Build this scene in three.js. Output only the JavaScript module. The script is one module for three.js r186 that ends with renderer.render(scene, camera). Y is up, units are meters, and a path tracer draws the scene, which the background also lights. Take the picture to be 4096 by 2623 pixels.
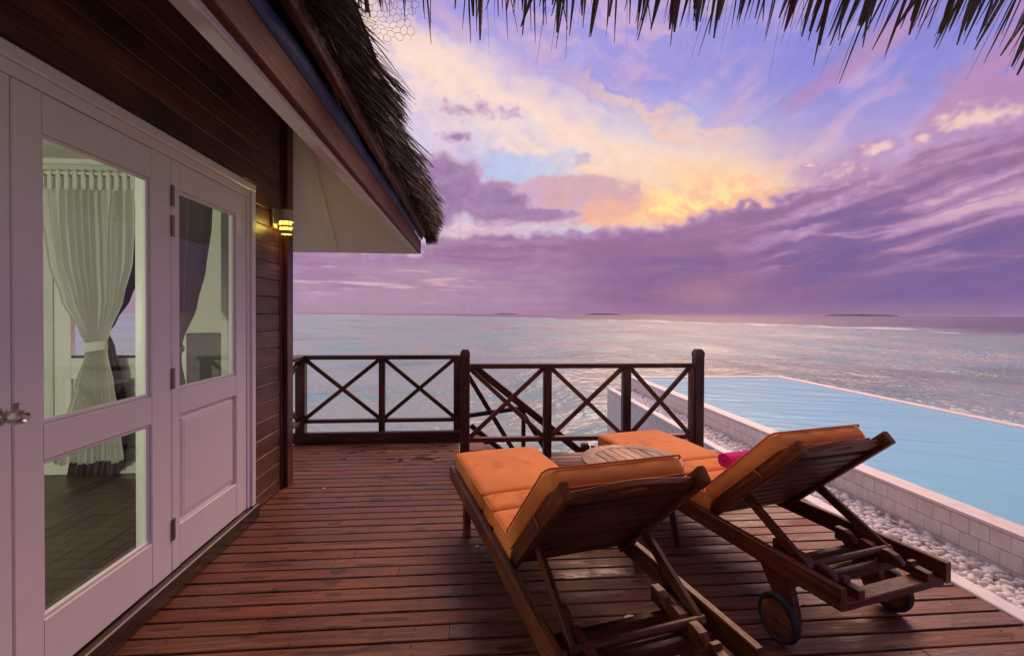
import * as THREE from 'three';
import { mergeGeometries, mergeVertices, toCreasedNormals } from 'three/addons/utils/BufferGeometryUtils.js';

// ---------------------------------------------------------------- camera, sky, sun, exposure
const scene = new THREE.Scene();
const rad = Math.PI / 180;
const camera = new THREE.PerspectiveCamera(2 * Math.atan(1311.5 / 1830) / rad, 4096 / 2623, 0.05, 90000);
camera.position.set(0, 1.4, 0);
camera.rotation.order = 'YXZ';
camera.rotation.set(-0.55 * rad, -4.62 * rad, 0.26 * rad);
camera.setViewOffset(4096, 2623, 0, 38, 4096, 2623);
camera.updateProjectionMatrix();
scene.add(camera);
const renderer = new THREE.WebGLRenderer({ antialias: true });
renderer.toneMapping = THREE.LinearToneMapping;
renderer.toneMappingExposure = 1.65;
renderer.shadowMap.enabled = true;

const clamp = (x, a = 0, b = 1) => Math.min(b, Math.max(a, x));
const lerp = (a, b, t) => a + (b - a) * t;
const sstep = (a, b, x) => { const t = clamp((x - a) / (b - a)); return t * t * (3 - 2 * t); };
const toLin = (c) => (c <= 0.04045 ? c / 12.92 : Math.pow((c + 0.055) / 1.055, 2.4));
const S = (r, g, b) => [toLin(r / 255), toLin(g / 255), toLin(b / 255)];
function prng(seed) { let s = seed | 0; return () => { s = (s + 0x6d2b79f5) | 0; let t = Math.imul(s ^ (s >>> 15), 1 | s); t = (t + Math.imul(t ^ (t >>> 7), 61 | t)) ^ t; return ((t ^ (t >>> 14)) >>> 0) / 4294967296; }; }
function hash(x, y, s) { let h = Math.imul(x, 374761393) + Math.imul(y, 668265263) + Math.imul(s, 1274126177); h = Math.imul(h ^ (h >>> 13), 1103515245); h ^= h >>> 16; return (h >>> 0) / 4294967296; }
function noise2(x, y, s = 0, px = 0, py = 0) {
  const xi = Math.floor(x), yi = Math.floor(y), fx = x - xi, fy = y - yi;
  const u = fx * fx * fx * (fx * (fx * 6 - 15) + 10), v = fy * fy * fy * (fy * (fy * 6 - 15) + 10);
  let x0 = xi, x1 = xi + 1, y0 = yi, y1 = yi + 1;
  if (px) { x0 = ((x0 % px) + px) % px; x1 = ((x1 % px) + px) % px; }
  if (py) { y0 = ((y0 % py) + py) % py; y1 = ((y1 % py) + py) % py; }
  const a = hash(x0, y0, s), b = hash(x1, y0, s), c = hash(x0, y1, s), d = hash(x1, y1, s);
  return a + (b - a) * u + (c - a) * v + (a - b - c + d) * u * v;
}
function fbm(x, y, oct, s = 0, px = 0, py = 0, gain = 0.5) {
  let sum = 0, amp = 0.5, tot = 0;
  for (let i = 0; i < oct; i++) { sum += amp * noise2(x, y, s + i * 17, px, py); tot += amp; amp *= gain; x = x * 2 + 0; y = y * 2 + 0; px *= 2; py *= 2; }
  return sum / tot;
}

// The evening sky: air and clouds by azimuth (degrees right of the terrace's long axis) and height.
const GX = new Float32Array(256), GY = new Float32Array(256); for (let i = 0; i < 256; i++) { GX[i] = Math.cos(i / 256 * 6.2831853); GY[i] = Math.sin(i / 256 * 6.2831853); }
function hash8(x, y, s) { let h = Math.imul(x, 374761393) + Math.imul(y, 668265263) + Math.imul(s, 1274126177); h = Math.imul(h ^ (h >>> 13), 1103515245); return (h >>> 20) & 255; }
function gnoise(x, y, s, px) {                                          // gradient noise, about -0.7 .. 0.7
  const xi = Math.floor(x), yi = Math.floor(y), fx = x - xi, fy = y - yi, u = fx * fx * fx * (fx * (fx * 6 - 15) + 10), v = fy * fy * fy * (fy * (fy * 6 - 15) + 10);
  const x0 = px ? ((xi % px) + px) % px : xi, x1 = px ? (((xi + 1) % px) + px) % px : xi + 1, ha = hash8(x0, yi, s), hb = hash8(x1, yi, s), hc = hash8(x0, yi + 1, s), hd = hash8(x1, yi + 1, s);
  const a = GX[ha] * fx + GY[ha] * fy, b = GX[hb] * (fx - 1) + GY[hb] * fy, c = GX[hc] * fx + GY[hc] * (fy - 1), d = GX[hd] * (fx - 1) + GY[hd] * (fy - 1);
  return a + (b - a) * u + (c - a) * v + (a - b - c + d) * u * v;
}
function gfbm(x, y, oct, s, px = 0, gain = 0.5) { let sum = 0, amp = 1; for (let i = 0; i < oct; i++) { sum += amp * gnoise(x, y, s + i * 13, px); amp *= gain; x *= 2; y = y * 2 + 3.7; px *= 2; } return sum; }
function billow(x, y, oct, s, px = 0) { let sum = 0, amp = 1; for (let i = 0; i < oct; i++) { sum += amp * (Math.abs(gnoise(x, y, s + i * 13, px)) * 2 - 0.45); amp *= 0.52; x *= 2; y = y * 2 + 5.1; px *= 2; } return -sum; }
function makeSky() {
  const W = 4096, H = 2048, data = new Float32Array(W * H * 4);
  const C = { high: [1.06, 0.82, 0.7], blueTop: S(162, 152, 222), blueR: S(140, 138, 216), blueLow: S(184, 200, 240), lilac: S(204, 172, 212), cream: S(252, 222, 206), peach: S(255, 210, 172), yellow: S(255, 236, 160), orange: S(254, 188, 150),
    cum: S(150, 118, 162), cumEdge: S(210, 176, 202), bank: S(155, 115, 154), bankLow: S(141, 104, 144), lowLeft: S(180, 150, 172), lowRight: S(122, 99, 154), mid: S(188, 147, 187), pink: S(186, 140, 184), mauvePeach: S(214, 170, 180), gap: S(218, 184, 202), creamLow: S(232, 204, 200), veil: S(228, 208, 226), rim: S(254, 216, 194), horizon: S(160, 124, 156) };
  const ramp = (list, x) => { if (x <= list[0][0]) return list[0][1]; for (let i = 1; i < list.length; i++) if (x <= list[i][0]) return lerp(list[i - 1][1], list[i][1], (x - list[i - 1][0]) / (list[i][0] - list[i - 1][0])); return list[list.length - 1][1]; };
  const bankTop = [[-180, 21], [-70, 20], [-42, 14], [-20, 7.2], [-8, 7.4], [0, 9.3], [5, 9.8], [10, 10.2], [20, 10.6], [25, 11.0], [30, 12.2], [36.7, 13.6], [43, 15.0], [48, 15.6], [53, 16.2], [60, 17.5], [75, 20], [120, 22], [180, 21]];
  const c = [0, 0, 0];
  const mix = (k, t) => { if (t <= 0) return; t = Math.min(1, t); for (let i = 0; i < 3; i++) c[i] += (k[i] - c[i]) * t; };
  const blob = (a, e, x, y, rx, ry) => 1 - Math.hypot((a - x) / rx, (e - y) / ry), G = (a, e, x, y, rx, ry) => Math.exp(-(((a - x) / rx) ** 2) - (((e - y) / ry) ** 2));
  const skyAt = (a, e, near) => {
    const sq = lerp(1, Math.cos(Math.min(e, 85) * rad), sstep(40, 85, e)), o = near ? 6 : 3, ap = a * sq;
    {
      const f1 = gfbm(ap / 9, e / 6, o, 1, 40), f2 = gfbm(ap / 3, e / 2.2, o, 2, 120);
      const nb = billow(ap / 4, e / 3.2, near ? 6 : 3, 3, 90), nf = gfbm(ap / 1.2, e / 0.9, near ? 4 : 1, 5, 300);
      const k1 = a * 0.985 + e * 0.17, k2 = -a * 0.17 + e * 0.985, ns = gfbm(k1 / 12 + f1 * 0.5, k2 / 1.5 + f1 * 0.8, near ? 6 : 3, 6), nh = gfbm(a / 12 + f1 * 0.3, e / 0.95 + f1 * 0.35, near ? 5 : 2, 7);
      const c1 = a * 0.92 - e * 0.39, c2 = a * 0.39 + e * 0.92, nc = gfbm(c1 / 9 + f2 * 0.25, c2 / 2.4 + f1 * 0.9, near ? 6 : 3, 8), nd = gfbm((a * 0.8 + e * 0.6) / 10, (e * 0.8 - a * 0.6) / 2.6 + f1 * 0.6, near ? 5 : 3, 9);
      const wa = a + f1 * 7 + nf * 0.6, we = e + f2 * 1.5 + f1 * 1.6 + nf * 0.35, inF = sstep(-42, -16, a);
      // clear air
      for (let i = 0; i < 3; i++) c[i] = lerp(C.blueLow[i], C.blueTop[i], sstep(17, 27, e + f1 * 2.5));
      mix(C.blueR, sstep(22, 40, a) * 0.95);
      mix(C.lilac, 0.8 * sstep(-0.1, 0.5, lerp(nc, nd * 0.6, sstep(22, 32, a)) + 0.4 * f1 + 0.1 * sstep(30, 60, e)));
      mix(C.lilac, 0.55 * sstep(24, 13, e) * sstep(24, 38, a) * sstep(56, 46, a));
      mix(C.lilac, 0.6 * sstep(24, 38, e + f1 * 5) * sstep(-0.05, 0.4, f1 + 0.6 * nc));
      mix(C.high, 0.92 * sstep(36, 50, e) * sstep(-0.35, 0.35, nd + f1)); mix(C.veil, 0.85 * sstep(55, 95, Math.abs(a - 12)) * sstep(20, 28, e) * sstep(-0.4, 0.2, nc + f1));  // brighter cloud added overhead and outside the view to light terrace and doors
      // pale veil on the left, main cream band running down to the glow
      mix(C.veil, 0.85 * sstep(-30, -14, a) * sstep(15, -2, wa) * sstep(17.5, 21, we) * sstep(34, 26, we));
      const d = we - (26.0 - 0.42 * a), up = 2.2 + 0.08 * clamp(a + 12, 0, 34), dn = 3.2 + 0.1 * clamp(a + 12, 0, 40);
      const along = sstep(-150, -80, a) * sstep(39, 29, a + f1 * 6), band = (d > 0 ? sstep(up + 2.0, up * 0.15, d + nc * 1.7) : sstep(-dn - 2.4, -dn * 0.2, d + nc * 2.0 + nf * 0.5)) * along;
      mix(C.cream, band * (0.93 + 0.2 * nc));
      mix(C.veil, 0.55 * band * sstep(0.1, 0.5, -nc - 0.3 * f1) * sstep(22, 8, a));
      mix(C.peach, 0.55 * sstep(1.6, 0.2, Math.abs(we - (31.6 - 0.42 * a) + nc * 2.4)) * sstep(8, 18, a) * sstep(36, 28, a));
      mix(C.blueLow, 0.85 * sstep(0.05, 0.7, blob(wa, we, 6.0, 18.2, 9, 2.0) + f2 * 0.55 + nf * 0.2));
      mix(C.blueTop, 0.55 * sstep(0.1, 0.7, blob(wa, we, 12.5, 18.2, 4, 1.1) + f2 * 0.6));
      // glow round the sun behind the cloud
      mix(C.peach, 1.1 * G(a, e, 24, 13, 14, e > 13 ? 5.6 : 3) * (0.92 + 0.35 * nc));
      mix(C.orange, 0.9 * G(a, e, 25, 11.9, 12, 1.7) + 0.6 * G(a, e, 29, 15, 7, 1.8) * sstep(-0.1, 0.35, f2 + nf * 0.3));
      const st = gfbm((a - e * 0.7) / 2.6 + f2 * 0.6, (e + 0.55 * a) / 1.3 + f2 * 0.5, 5, 21);
      mix(C.yellow, sstep(-0.25, 0.35, st) * 0.95 * G(a, e, 26, 12.8, 7.5, 2.1)); mix(C.orange, 0.7 * sstep(0.05, 0.5, -st) * G(a, e, 26, 13.2, 8, 2.4));
      mix(C.yellow, 0.9 * G(a + nf, e + nf * 0.5, 23.4, 13.0, 1.5, 1.0));
      // dull peach sheet left of the glow, its ragged right edge before the light
      const sh = blob(a, e, 12.0, 13.9, 9.2, 3.3) + 0.16 * nb + 0.22 * f2;
      mix(C.mauvePeach, 0.92 * sstep(-0.02, 0.26, sh) * sstep(3, 9, a + f1 * 3)); mix(C.lilac, 0.5 * sstep(0.1, 0.45, sh) * sstep(0, 0.5, f2 + nc * 0.4) * sstep(14.5, 12.5, a));
      mix(C.orange, 0.6 * sstep(0.05, 0.75, blob(wa, we, 16.6, 12.2, 6.5, 2.0) + nc * 0.3));
      // right: soft pink clouds and the slanted streak
      const pk = Math.max(blob(a, e, 60, 21, 14, 6.2), blob(a, e, 53, 18.4, 6.5, 2.6)) + 0.34 * nd + 0.12 * nb + 0.2 * f1;
      mix(C.pink, 0.9 * sstep(-0.05, 0.36, pk)); mix(C.mid, 0.5 * sstep(0.1, 0.5, pk) * sstep(0.0, 0.5, nd));
      { const dx = a - 39, dy = e - 23, l = dx * 0.9 + dy * 0.44, t = -dx * 0.44 + dy * 0.9 + f2 * 0.5 + nf * 0.2; mix(C.pink, 0.8 * sstep(1.15, 0.25, Math.abs(t) / (0.75 + 0.08 * clamp(l + 6, 0, 14))) * sstep(-7.5, -3, l + f1 * 3) * sstep(12, 5, l) * (0.85 + 0.5 * nd)); }
      // low sky
      const bt = ramp(bankTop, a) - 0.15 + nb * lerp(0.65, 1.0, sstep(26, 34, a)) + f2 * 0.7, low = sstep(bt + lerp(0.3, 0.7, sstep(28, 40, a)), bt - lerp(0.55, 1.2, sstep(28, 40, a)), e);
      mix(C.gap, sstep(12.5, 10.4, e + f2) * sstep(14, 5, a) * inF * 0.9);
      mix(C.creamLow, 0.8 * sstep(12.2, 10.8, e) * sstep(8.5, 10.2, e) * sstep(17, 6, a) * sstep(-0.15, 0.3, nh + 0.5 * nf) * inF);
      // the big purple cumulus, and torn scraps above it
      const cu = Math.max(blob(a, e, -5.4, 14.4, 7.5, 4.3), blob(a, e, -3.4, 15.6, 5.0, 3.9), blob(a, e, 2.4, 13.5, 5.6, 3.0), blob(a, e, -9, 14, 7, 4.6), 0.9 * blob(a, e, 7, 12.2, 6.5, 1.0)) * 1.25 + 0.3 * nb + 0.06 * nf - 0.08;
      mix(C.cumEdge, sstep(0.0, 0.12, cu) * 0.95); mix(C.cum, sstep(0.05, 0.5, cu) * (0.9 + 0.25 * f2)); mix(C.mid, 0.45 * sstep(0.15, 0.5, cu) * sstep(0.0, 0.55, nb + 0.4 * f2));
      const sc = Math.max(blob(a, e, -2.2, 20.9, 2.9, 0.9), 0.62 * blob(a, e, -1.4, 23.8, 5.4, 1.7), 0.5 * blob(a, e, 3.8, 23.8, 3, 0.9)) + 0.5 * f2 + 0.4 * nf - 0.12;
      mix(C.cumEdge, sstep(0.0, 0.3, sc) * 0.7); mix(C.cum, sstep(0.2, 0.7, sc) * 0.8);
      // the bank
      const right = sstep(26, 42, a);
      mix(C.mid, low * 0.95);
      const inner = sstep(bt, bt - 1.5, e + nf * 0.3);
      mix(C.bank, low * inner * (0.95 - right * 0.8 * sstep(-0.15, 0.35, ns) * sstep(3, 7, e)));
      mix(C.bankLow, low * sstep(9.5, 4.5, e + ns * 2.5) * sstep(6, 22, a) * 0.85);
      mix(C.lowRight, low * 0.85 * right * sstep(0.3, -0.5, ns) * sstep(15, 9, e)); mix(C.lowRight, low * 0.5 * sstep(10, 26, a) * sstep(0.25, -0.4, nh + 0.5 * f1) * sstep(9, 6, e)); mix(C.lowRight, low * 0.8 * sstep(34, 52, a) * sstep(8, 2.5, e + ns * 4));
      mix(C.mid, low * 0.55 * sstep(0.02, 0.5, ns + 0.3 * nh) * sstep(24, 38, a) * sstep(3.2, 6, e)); mix(C.rim, low * 0.3 * sstep(0.25, 0.6, ns + 0.4 * nf) * sstep(26, 36, a) * sstep(7, 10, e));
      mix(C.lowLeft, low * 0.75 * sstep(20, -2, a) * sstep(7.0, 5.0, e + nh));
      mix(C.bank, 0.8 * sstep(-0.05, 0.4, blob(a, e, 2, 8.0, 10, 1.9) * 1.2 + 0.25 * nb)); mix(C.mid, 0.4 * low * sstep(18, 8, a) * sstep(-0.05, 0.4, nh + 0.4 * nb));
      mix(C.bank, 0.55 * sstep(-0.05, 0.4, nh) * sstep(16, 6, a) * sstep(8, 6.5, e) * sstep(1.5, 3, e) * inF);
      mix(C.creamLow, 0.6 * sstep(0.05, 0.8, gfbm(a / 7, e / 0.55, 5, 12) + 0.5 * G(a, e, -13, 3.7, 8, 1.0) + 0.35 * G(a, e, -1, 3.4, 7, 0.35) - 0.2) * sstep(10, 2, a) * sstep(7, 5.4, e) * inF);
      mix(C.orange, 0.5 * G(a, e, -4.4, 3.65, 0.9, 0.22)); mix(C.orange, 0.16 * G(a, e, 28, 2.4, 5, 2.0));
      mix(C.horizon, 0.55 * sstep(2.2, 0.2, e)); mix(C.lowLeft, 0.5 * sstep(4, -16, a) * sstep(3.5, 0.5, e) * inF);
      // lit heads along the bank's top
      const pf = Math.max(blob(a, e, 49.8, 17.0, 3.8, 1.3), 0.9 * blob(a, e, 46.4, 16.3, 1.0, 0.55), 0.85 * blob(a, e, 43.0, 16.0, 2.0, 0.8), 0.8 * blob(a, e, 37.6, 15.3, 0.9, 0.25), 0.55 * blob(a, e, 40.5, 14.4, 4, 1.1));
      mix(C.mid, 0.8 * sstep(-0.3, 0.3, pf + 0.2 * nb) * sstep(30, 36, a)); mix(C.rim, 0.7 * sstep(0.16, 0.9, pf + 0.28 * nb + 0.6 * nf));
      mix(C.orange, 0.5 * sstep(0.9, 0.1, Math.abs(e - bt) / 0.6) * sstep(18, 24, a) * sstep(40, 32, a));
      const q = 1 + 0.05 * nf + 0.05 * (near ? f2 : 0); for (let i = 0; i < 3; i++) c[i] *= q;
    }
  };
  // every pixel in the part of the sky where fine cloud shows, every eighth elsewhere
  const azOf = (col) => { let a = ((col + 0.5) / W - 0.5) * 360 + 90; return a > 180 ? a - 360 : a; }, elOf = (row) => ((row + 0.5) / H - 0.5) * 180;
  const put = (row, col, r, g, b) => { const k = (row * W + col) * 4; data[k] = r; data[k + 1] = g; data[k + 2] = b; data[k + 3] = 1; };
  const N = 8, cw = W / N, ch = H / 2 / N + 1, coarse = new Float32Array(cw * ch * 3);
  for (let y = 0; y < ch; y++) for (let x = 0; x < cw; x++) { skyAt(azOf(x * N), Math.min(89.9, elOf(H / 2 + y * N)), false); coarse.set(c, (y * cw + x) * 3); }
  for (let row = H / 2; row < H; row++) for (let col = 0; col < W; col++) {
    const a = azOf(col), e = elOf(row), fine = sstep(-46, -38, a) * sstep(84, 76, a) * sstep(50, 44, e);
    const gy = (row - H / 2) / N, y0 = Math.floor(gy), fy = gy - y0, gx = col / N, x0 = Math.floor(gx), fx = gx - x0, x1 = (x0 + 1) % cw, v = [0, 0, 0];
    if (fine < 1) for (let i = 0; i < 3; i++) v[i] = lerp(lerp(coarse[(y0 * cw + x0) * 3 + i], coarse[(y0 * cw + x1) * 3 + i], fx), lerp(coarse[((y0 + 1) * cw + x0) * 3 + i], coarse[((y0 + 1) * cw + x1) * 3 + i], fx), fy);
    if (fine > 0) { skyAt(a, e, true); for (let i = 0; i < 3; i++) v[i] = lerp(v[i], c[i], fine); }
    put(row, col, v[0], v[1], v[2]);
  }
  for (let row = 0; row < H / 2; row++) for (let col = 0; col < W; col++) { const k = (row * W + col) * 4; data[k] = C.horizon[0]; data[k + 1] = C.horizon[1]; data[k + 2] = C.horizon[2]; data[k + 3] = 1; }
  const t = new THREE.DataTexture(data, W, H, THREE.RGBAFormat, THREE.FloatType);
  t.mapping = THREE.EquirectangularReflectionMapping; t.magFilter = THREE.LinearFilter; t.needsUpdate = true;
  return t;
}
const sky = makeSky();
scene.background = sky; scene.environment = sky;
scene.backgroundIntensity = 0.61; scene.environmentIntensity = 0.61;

const sun = new THREE.DirectionalLight(new THREE.Color(1.0, 0.6, 0.38), 1.5);
{ const az = 28 * rad, el = 40 * rad; sun.position.set(Math.sin(az) * Math.cos(el), Math.sin(el), -Math.cos(az) * Math.cos(el)).multiplyScalar(60); }
sun.castShadow = true; sun.shadow.radius = 72; sun.shadow.mapSize.set(2048, 2048);
Object.assign(sun.shadow.camera, { left: -14, right: 14, top: 14, bottom: -14, near: 1, far: 140 });
scene.add(sun, sun.target);

// ---------------------------------------------------------------- helpers
const V = (x, y, z) => new THREE.Vector3(x, y, z);
const used = new Map();
function numbered(name) { const n = used.get(name) ?? 0; used.set(name, n + 1); return n ? `${name}_${String(n).padStart(3, '0')}` : name; }
function thing(name, label, category, [x, y, z] = [0, 0, 0], turn = 0, group) {
  const o = new THREE.Group(); o.name = numbered(name); scene.add(o);
  o.position.set(x, y, z); o.rotation.y = turn; o.userData = { label, category }; if (group) o.userData.group = group;
  return o;
}
function structure(o, label) { o.userData.kind = 'structure'; if (label) o.userData.label = label; return o; }
function part(name, geometry, material, parent) {
  const m = new THREE.Mesh(geometry, material); m.name = name; m.castShadow = m.receiveShadow = true; parent.add(m); return m;
}
function sub(name, parent) { const g = new THREE.Group(); g.name = name; parent.add(g); return g; }
const merge = (list) => mergeGeometries(list.map((g) => (g.index ? g.toNonIndexed() : g)).map((g) => { for (const k of Object.keys(g.attributes)) if (!['position', 'normal', 'uv'].includes(k)) g.deleteAttribute(k); return g; }));
// A profile (y, z points, counter-clockwise seen from +x) run along x; u in metres along, v in metres round.
function prism(profile, len, u0 = 0, v0 = 0) {
  const n = profile.length, pos = [], nor = [], uv = [], h = len / 2;
  let v = v0;
  for (let i = 0; i < n; i++) {
    const [y0, z0] = profile[i], [y1, z1] = profile[(i + 1) % n], l = Math.hypot(y1 - y0, z1 - z0);
    const ny = -(z1 - z0) / l * -1, nz = -(y1 - y0) / l;
    const q = [[-h, y0, z0, u0, v], [h, y0, z0, u0 + len, v], [h, y1, z1, u0 + len, v + l], [-h, y1, z1, u0, v + l]];
    for (const k of [0, 1, 2, 0, 2, 3]) { pos.push(q[k][0], q[k][1], q[k][2]); nor.push(0, ny, nz); uv.push(q[k][3], q[k][4]); }
    v += l;
  }
  const tris = THREE.ShapeUtils.triangulateShape(profile.map(([y, z]) => new THREE.Vector2(y, z)), []);
  for (const s of [-1, 1]) for (const t of tris) for (const k of (s > 0 ? t : [t[2], t[1], t[0]])) { pos.push(s * h, ...profile[k]); nor.push(s, 0, 0); uv.push(u0 + profile[k][0] * 0.6, v0 + profile[k][1]); }
  const g = new THREE.BufferGeometry();
  g.setAttribute('position', new THREE.Float32BufferAttribute(pos, 3)); g.setAttribute('normal', new THREE.Float32BufferAttribute(nor, 3)); g.setAttribute('uv', new THREE.Float32BufferAttribute(uv, 2));
  // make sure faces look outwards
  const a = V(), b = V(), c = V(); let bad = 0;
  for (let i = 0; i < n * 6; i += 3) { a.fromArray(pos, i * 3); b.fromArray(pos, i * 3 + 3); c.fromArray(pos, i * 3 + 6); b.sub(a); c.sub(a); b.cross(c); if (b.dot(V(nor[i * 3], nor[i * 3 + 1], nor[i * 3 + 2])) < 0) bad++; }
  if (bad) { const P = g.attributes.position.array, U = g.attributes.uv.array, N = g.attributes.normal.array; for (let i = 0; i < n * 6; i += 3) { for (let k = 0; k < 3; k++) { const t = P[i * 3 + 3 + k]; P[i * 3 + 3 + k] = P[i * 3 + 6 + k]; P[i * 3 + 6 + k] = t; } for (let k = 0; k < 2; k++) { const t = U[i * 2 + 2 + k]; U[i * 2 + 2 + k] = U[i * 2 + 4 + k]; U[i * 2 + 4 + k] = t; } } }
  return g;
}
// A bar along x of height h (y), width w (z), chamfered edges c.
let uvSeed = prng(77);
function bar(len, h, w, c = 0.003) {
  const y = h / 2, z = w / 2, d = Math.min(c, y * 0.6, z * 0.6);
  return prism([[-y + d, -z], [-y, -z + d], [-y, z - d], [-y + d, z], [y - d, z], [y, z - d], [y, -z + d], [y - d, -z]], len, uvSeed() * 3, uvSeed());
}
const mat4 = (x, y, z, o) => new THREE.Matrix4().makeBasis(x, y, z).setPosition(o);
// a bar whose axis runs from p to q; "up" is the direction of its height
function beam(p, q, h, w, c = 0.003, up = V(0, 1, 0), twist = 0) {
  const x = q.clone().sub(p), len = x.length(); x.normalize();
  let z = x.clone().cross(up); if (z.lengthSq() < 1e-6) z = x.clone().cross(V(0, 0, 1)); z.normalize();
  const y = z.clone().cross(x).normalize();
  return bar(len, h, w, c).applyMatrix4(mat4(x, y, z, p.clone().add(q).multiplyScalar(0.5)));
}
const boxAt = (x0, x1, y0, y1, z0, z1, c = 0.003) => {               // a box given by its extents, its grain along the longest side
  const dx = x1 - x0, dy = y1 - y0, dz = z1 - z0, o = V((x0 + x1) / 2, (y0 + y1) / 2, (z0 + z1) / 2);
  if (dx >= dy && dx >= dz) return bar(dx, dy, dz, c).translate(o.x, o.y, o.z);
  if (dy >= dz) return bar(dy, dx, dz, c).applyMatrix4(mat4(V(0, 1, 0), V(-1, 0, 0), V(0, 0, 1), o));
  return bar(dz, dy, dx, c).applyMatrix4(mat4(V(0, 0, 1), V(0, 1, 0), V(-1, 0, 0), o));
};
function planarUV(g, k = 1) {                                           // box-mapped uv in metres
  if (g.index) g = g.toNonIndexed();
  const p = g.attributes.position, uv = new Float32Array(p.count * 2), a = V(), b = V(), c = V();
  for (let i = 0; i < p.count; i += 3) {
    a.fromBufferAttribute(p, i); b.fromBufferAttribute(p, i + 1).sub(a); c.fromBufferAttribute(p, i + 2).sub(a); b.cross(c);
    const ax = Math.abs(b.x), ay = Math.abs(b.y), az = Math.abs(b.z);
    for (let j = 0; j < 3; j++) { const x = p.getX(i + j), y = p.getY(i + j), z = p.getZ(i + j); const w = ay >= ax && ay >= az ? [z, x] : ax >= az ? [z, y] : [x, y]; uv[(i + j) * 2] = w[0] * k; uv[(i + j) * 2 + 1] = w[1] * k; }
  }
  g.setAttribute('uv', new THREE.BufferAttribute(uv, 2));
  return g;
}
// flat shape in (x, y) given thickness along z, optional bevel
function slabShape(points, depth, bevel = 0.004, holes = []) {
  const s = new THREE.Shape(points.map(([x, y]) => new THREE.Vector2(x, y)));
  for (const h of holes) s.holes.push(new THREE.Path(h.map(([x, y]) => new THREE.Vector2(x, y))));
  return new THREE.ExtrudeGeometry(s, { depth: depth - 2 * bevel, bevelEnabled: bevel > 0, bevelThickness: bevel, bevelSize: bevel, bevelOffset: -bevel, bevelSegments: 2, steps: 1 }).translate(0, 0, -depth / 2 + bevel);
}

// ---------------------------------------------------------------- textures and materials
function dataTex(w, h, fn, srgb, rx, ry) {
  const d = new Uint8Array(w * h * 4);
  for (let y = 0; y < h; y++) for (let x = 0; x < w; x++) { const r = fn(x / w, y / h), k = (y * w + x) * 4; const q = Array.isArray(r) ? r : [r, r, r]; for (let i = 0; i < 3; i++) d[k + i] = clamp(q[i]) * 255; d[k + 3] = 255; }
  const t = new THREE.DataTexture(d, w, h); t.magFilter = t.minFilter = THREE.LinearFilter; t.wrapS = t.wrapT = THREE.RepeatWrapping; t.repeat.set(1 / rx, 1 / ry);
  if (srgb) t.colorSpace = THREE.SRGBColorSpace; t.needsUpdate = true; return t;
}
// grain: u runs 2.4 m along the wood, v 0.4 m across
const grain = (u, v) => {
  const wob = (fbm(u * 6, v * 4, 3, 21, 6, 4) - 0.5) * 0.9;
  const fine = fbm(u * 24, v * 96 + wob * 4, 3, 22, 24, 96), mid = fbm(u * 7, v * 30 + wob * 3, 3, 23, 7, 30), big = fbm(u * 5, v * 3, 3, 24, 5, 3);
  const pore = sstep(0.68, 0.8, noise2(u * 90, v * 220, 25, 90, 220));
  return { fine, mid, big, pore };
};
const woodMap = dataTex(1024, 512, (u, v) => { const g = grain(u, v); const k = 0.62 + 0.34 * (g.mid - 0.5) + 0.26 * (g.fine - 0.5) + 0.5 * (g.big - 0.5) - 0.1 * g.pore; return [k, k * (0.97 + 0.1 * (g.big - 0.5)), k * (0.96 - 0.1 * (g.mid - 0.5))]; }, true, 2.4, 0.4);
const woodBump = dataTex(1024, 512, (u, v) => { const g = grain(u, v); return 0.5 + 0.5 * (g.fine - 0.5) + 0.3 * (g.mid - 0.5) - 0.35 * g.pore; }, false, 2.4, 0.4);
// weathered deck: worn pale patches, dark stains with outlines of their own
const wear = (u, v) => { const g = grain(u, v); const w = sstep(0.52, 0.68, fbm(u * 9, v * 3, 4, 31, 9, 3) + 0.25 * (g.fine - 0.5)), st = sstep(0.63, 0.72, fbm(u * 14, v * 5, 4, 37, 14, 5)), kn = sstep(0.8, 0.86, noise2(u * 30, v * 14, 41, 30, 14)); return { ...g, w, st, kn }; };
const deckMap = dataTex(2048, 512, (u, v) => { const g = wear(u, v); let k = 0.64 + 0.2 * (g.mid - 0.5) + 0.26 * (g.fine - 0.5) + 0.12 * (g.big - 0.5) - 0.1 * g.pore; k += 0.05 * g.w - 0.06 * g.st - 0.2 * g.kn; return [k, k * (0.94 + 0.08 * g.w), k * (0.92 + 0.12 * g.w)]; }, true, 4.2, 0.5);
const deckBump = dataTex(2048, 512, (u, v) => { const g = wear(u, v); return 0.5 + 0.55 * (g.fine - 0.5) + 0.3 * (g.mid - 0.5) - 0.35 * g.pore - 0.1 * g.kn; }, false, 4.2, 0.5);
const deckRough = dataTex(1024, 256, (u, v) => { const g = wear(u, v); return 0.42 + 0.3 * (g.fine - 0.5) + 0.16 * g.w - 0.12 * g.st + 0.35 * (g.big - 0.5); }, false, 4.2, 0.5);
const paintMap = dataTex(512, 512, (u, v) => { const s = sstep(0.7, 0.85, fbm(u * 14, v * 14, 4, 51, 14, 14)), d = fbm(u * 5, v * 5, 4, 52, 5, 5); const k = 0.97 + 0.03 * (d - 0.5) - 0.014 * s; return [k, k * 0.997, k * 0.99]; }, true, 1.3, 1.3);
const paintBump = dataTex(512, 512, (u, v) => fbm(u * 60, v * 22, 3, 54, 60, 22) * 0.6 + 0.4 * fbm(u * 8, v * 8, 2, 55, 8, 8), false, 0.6, 0.6);
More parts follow.
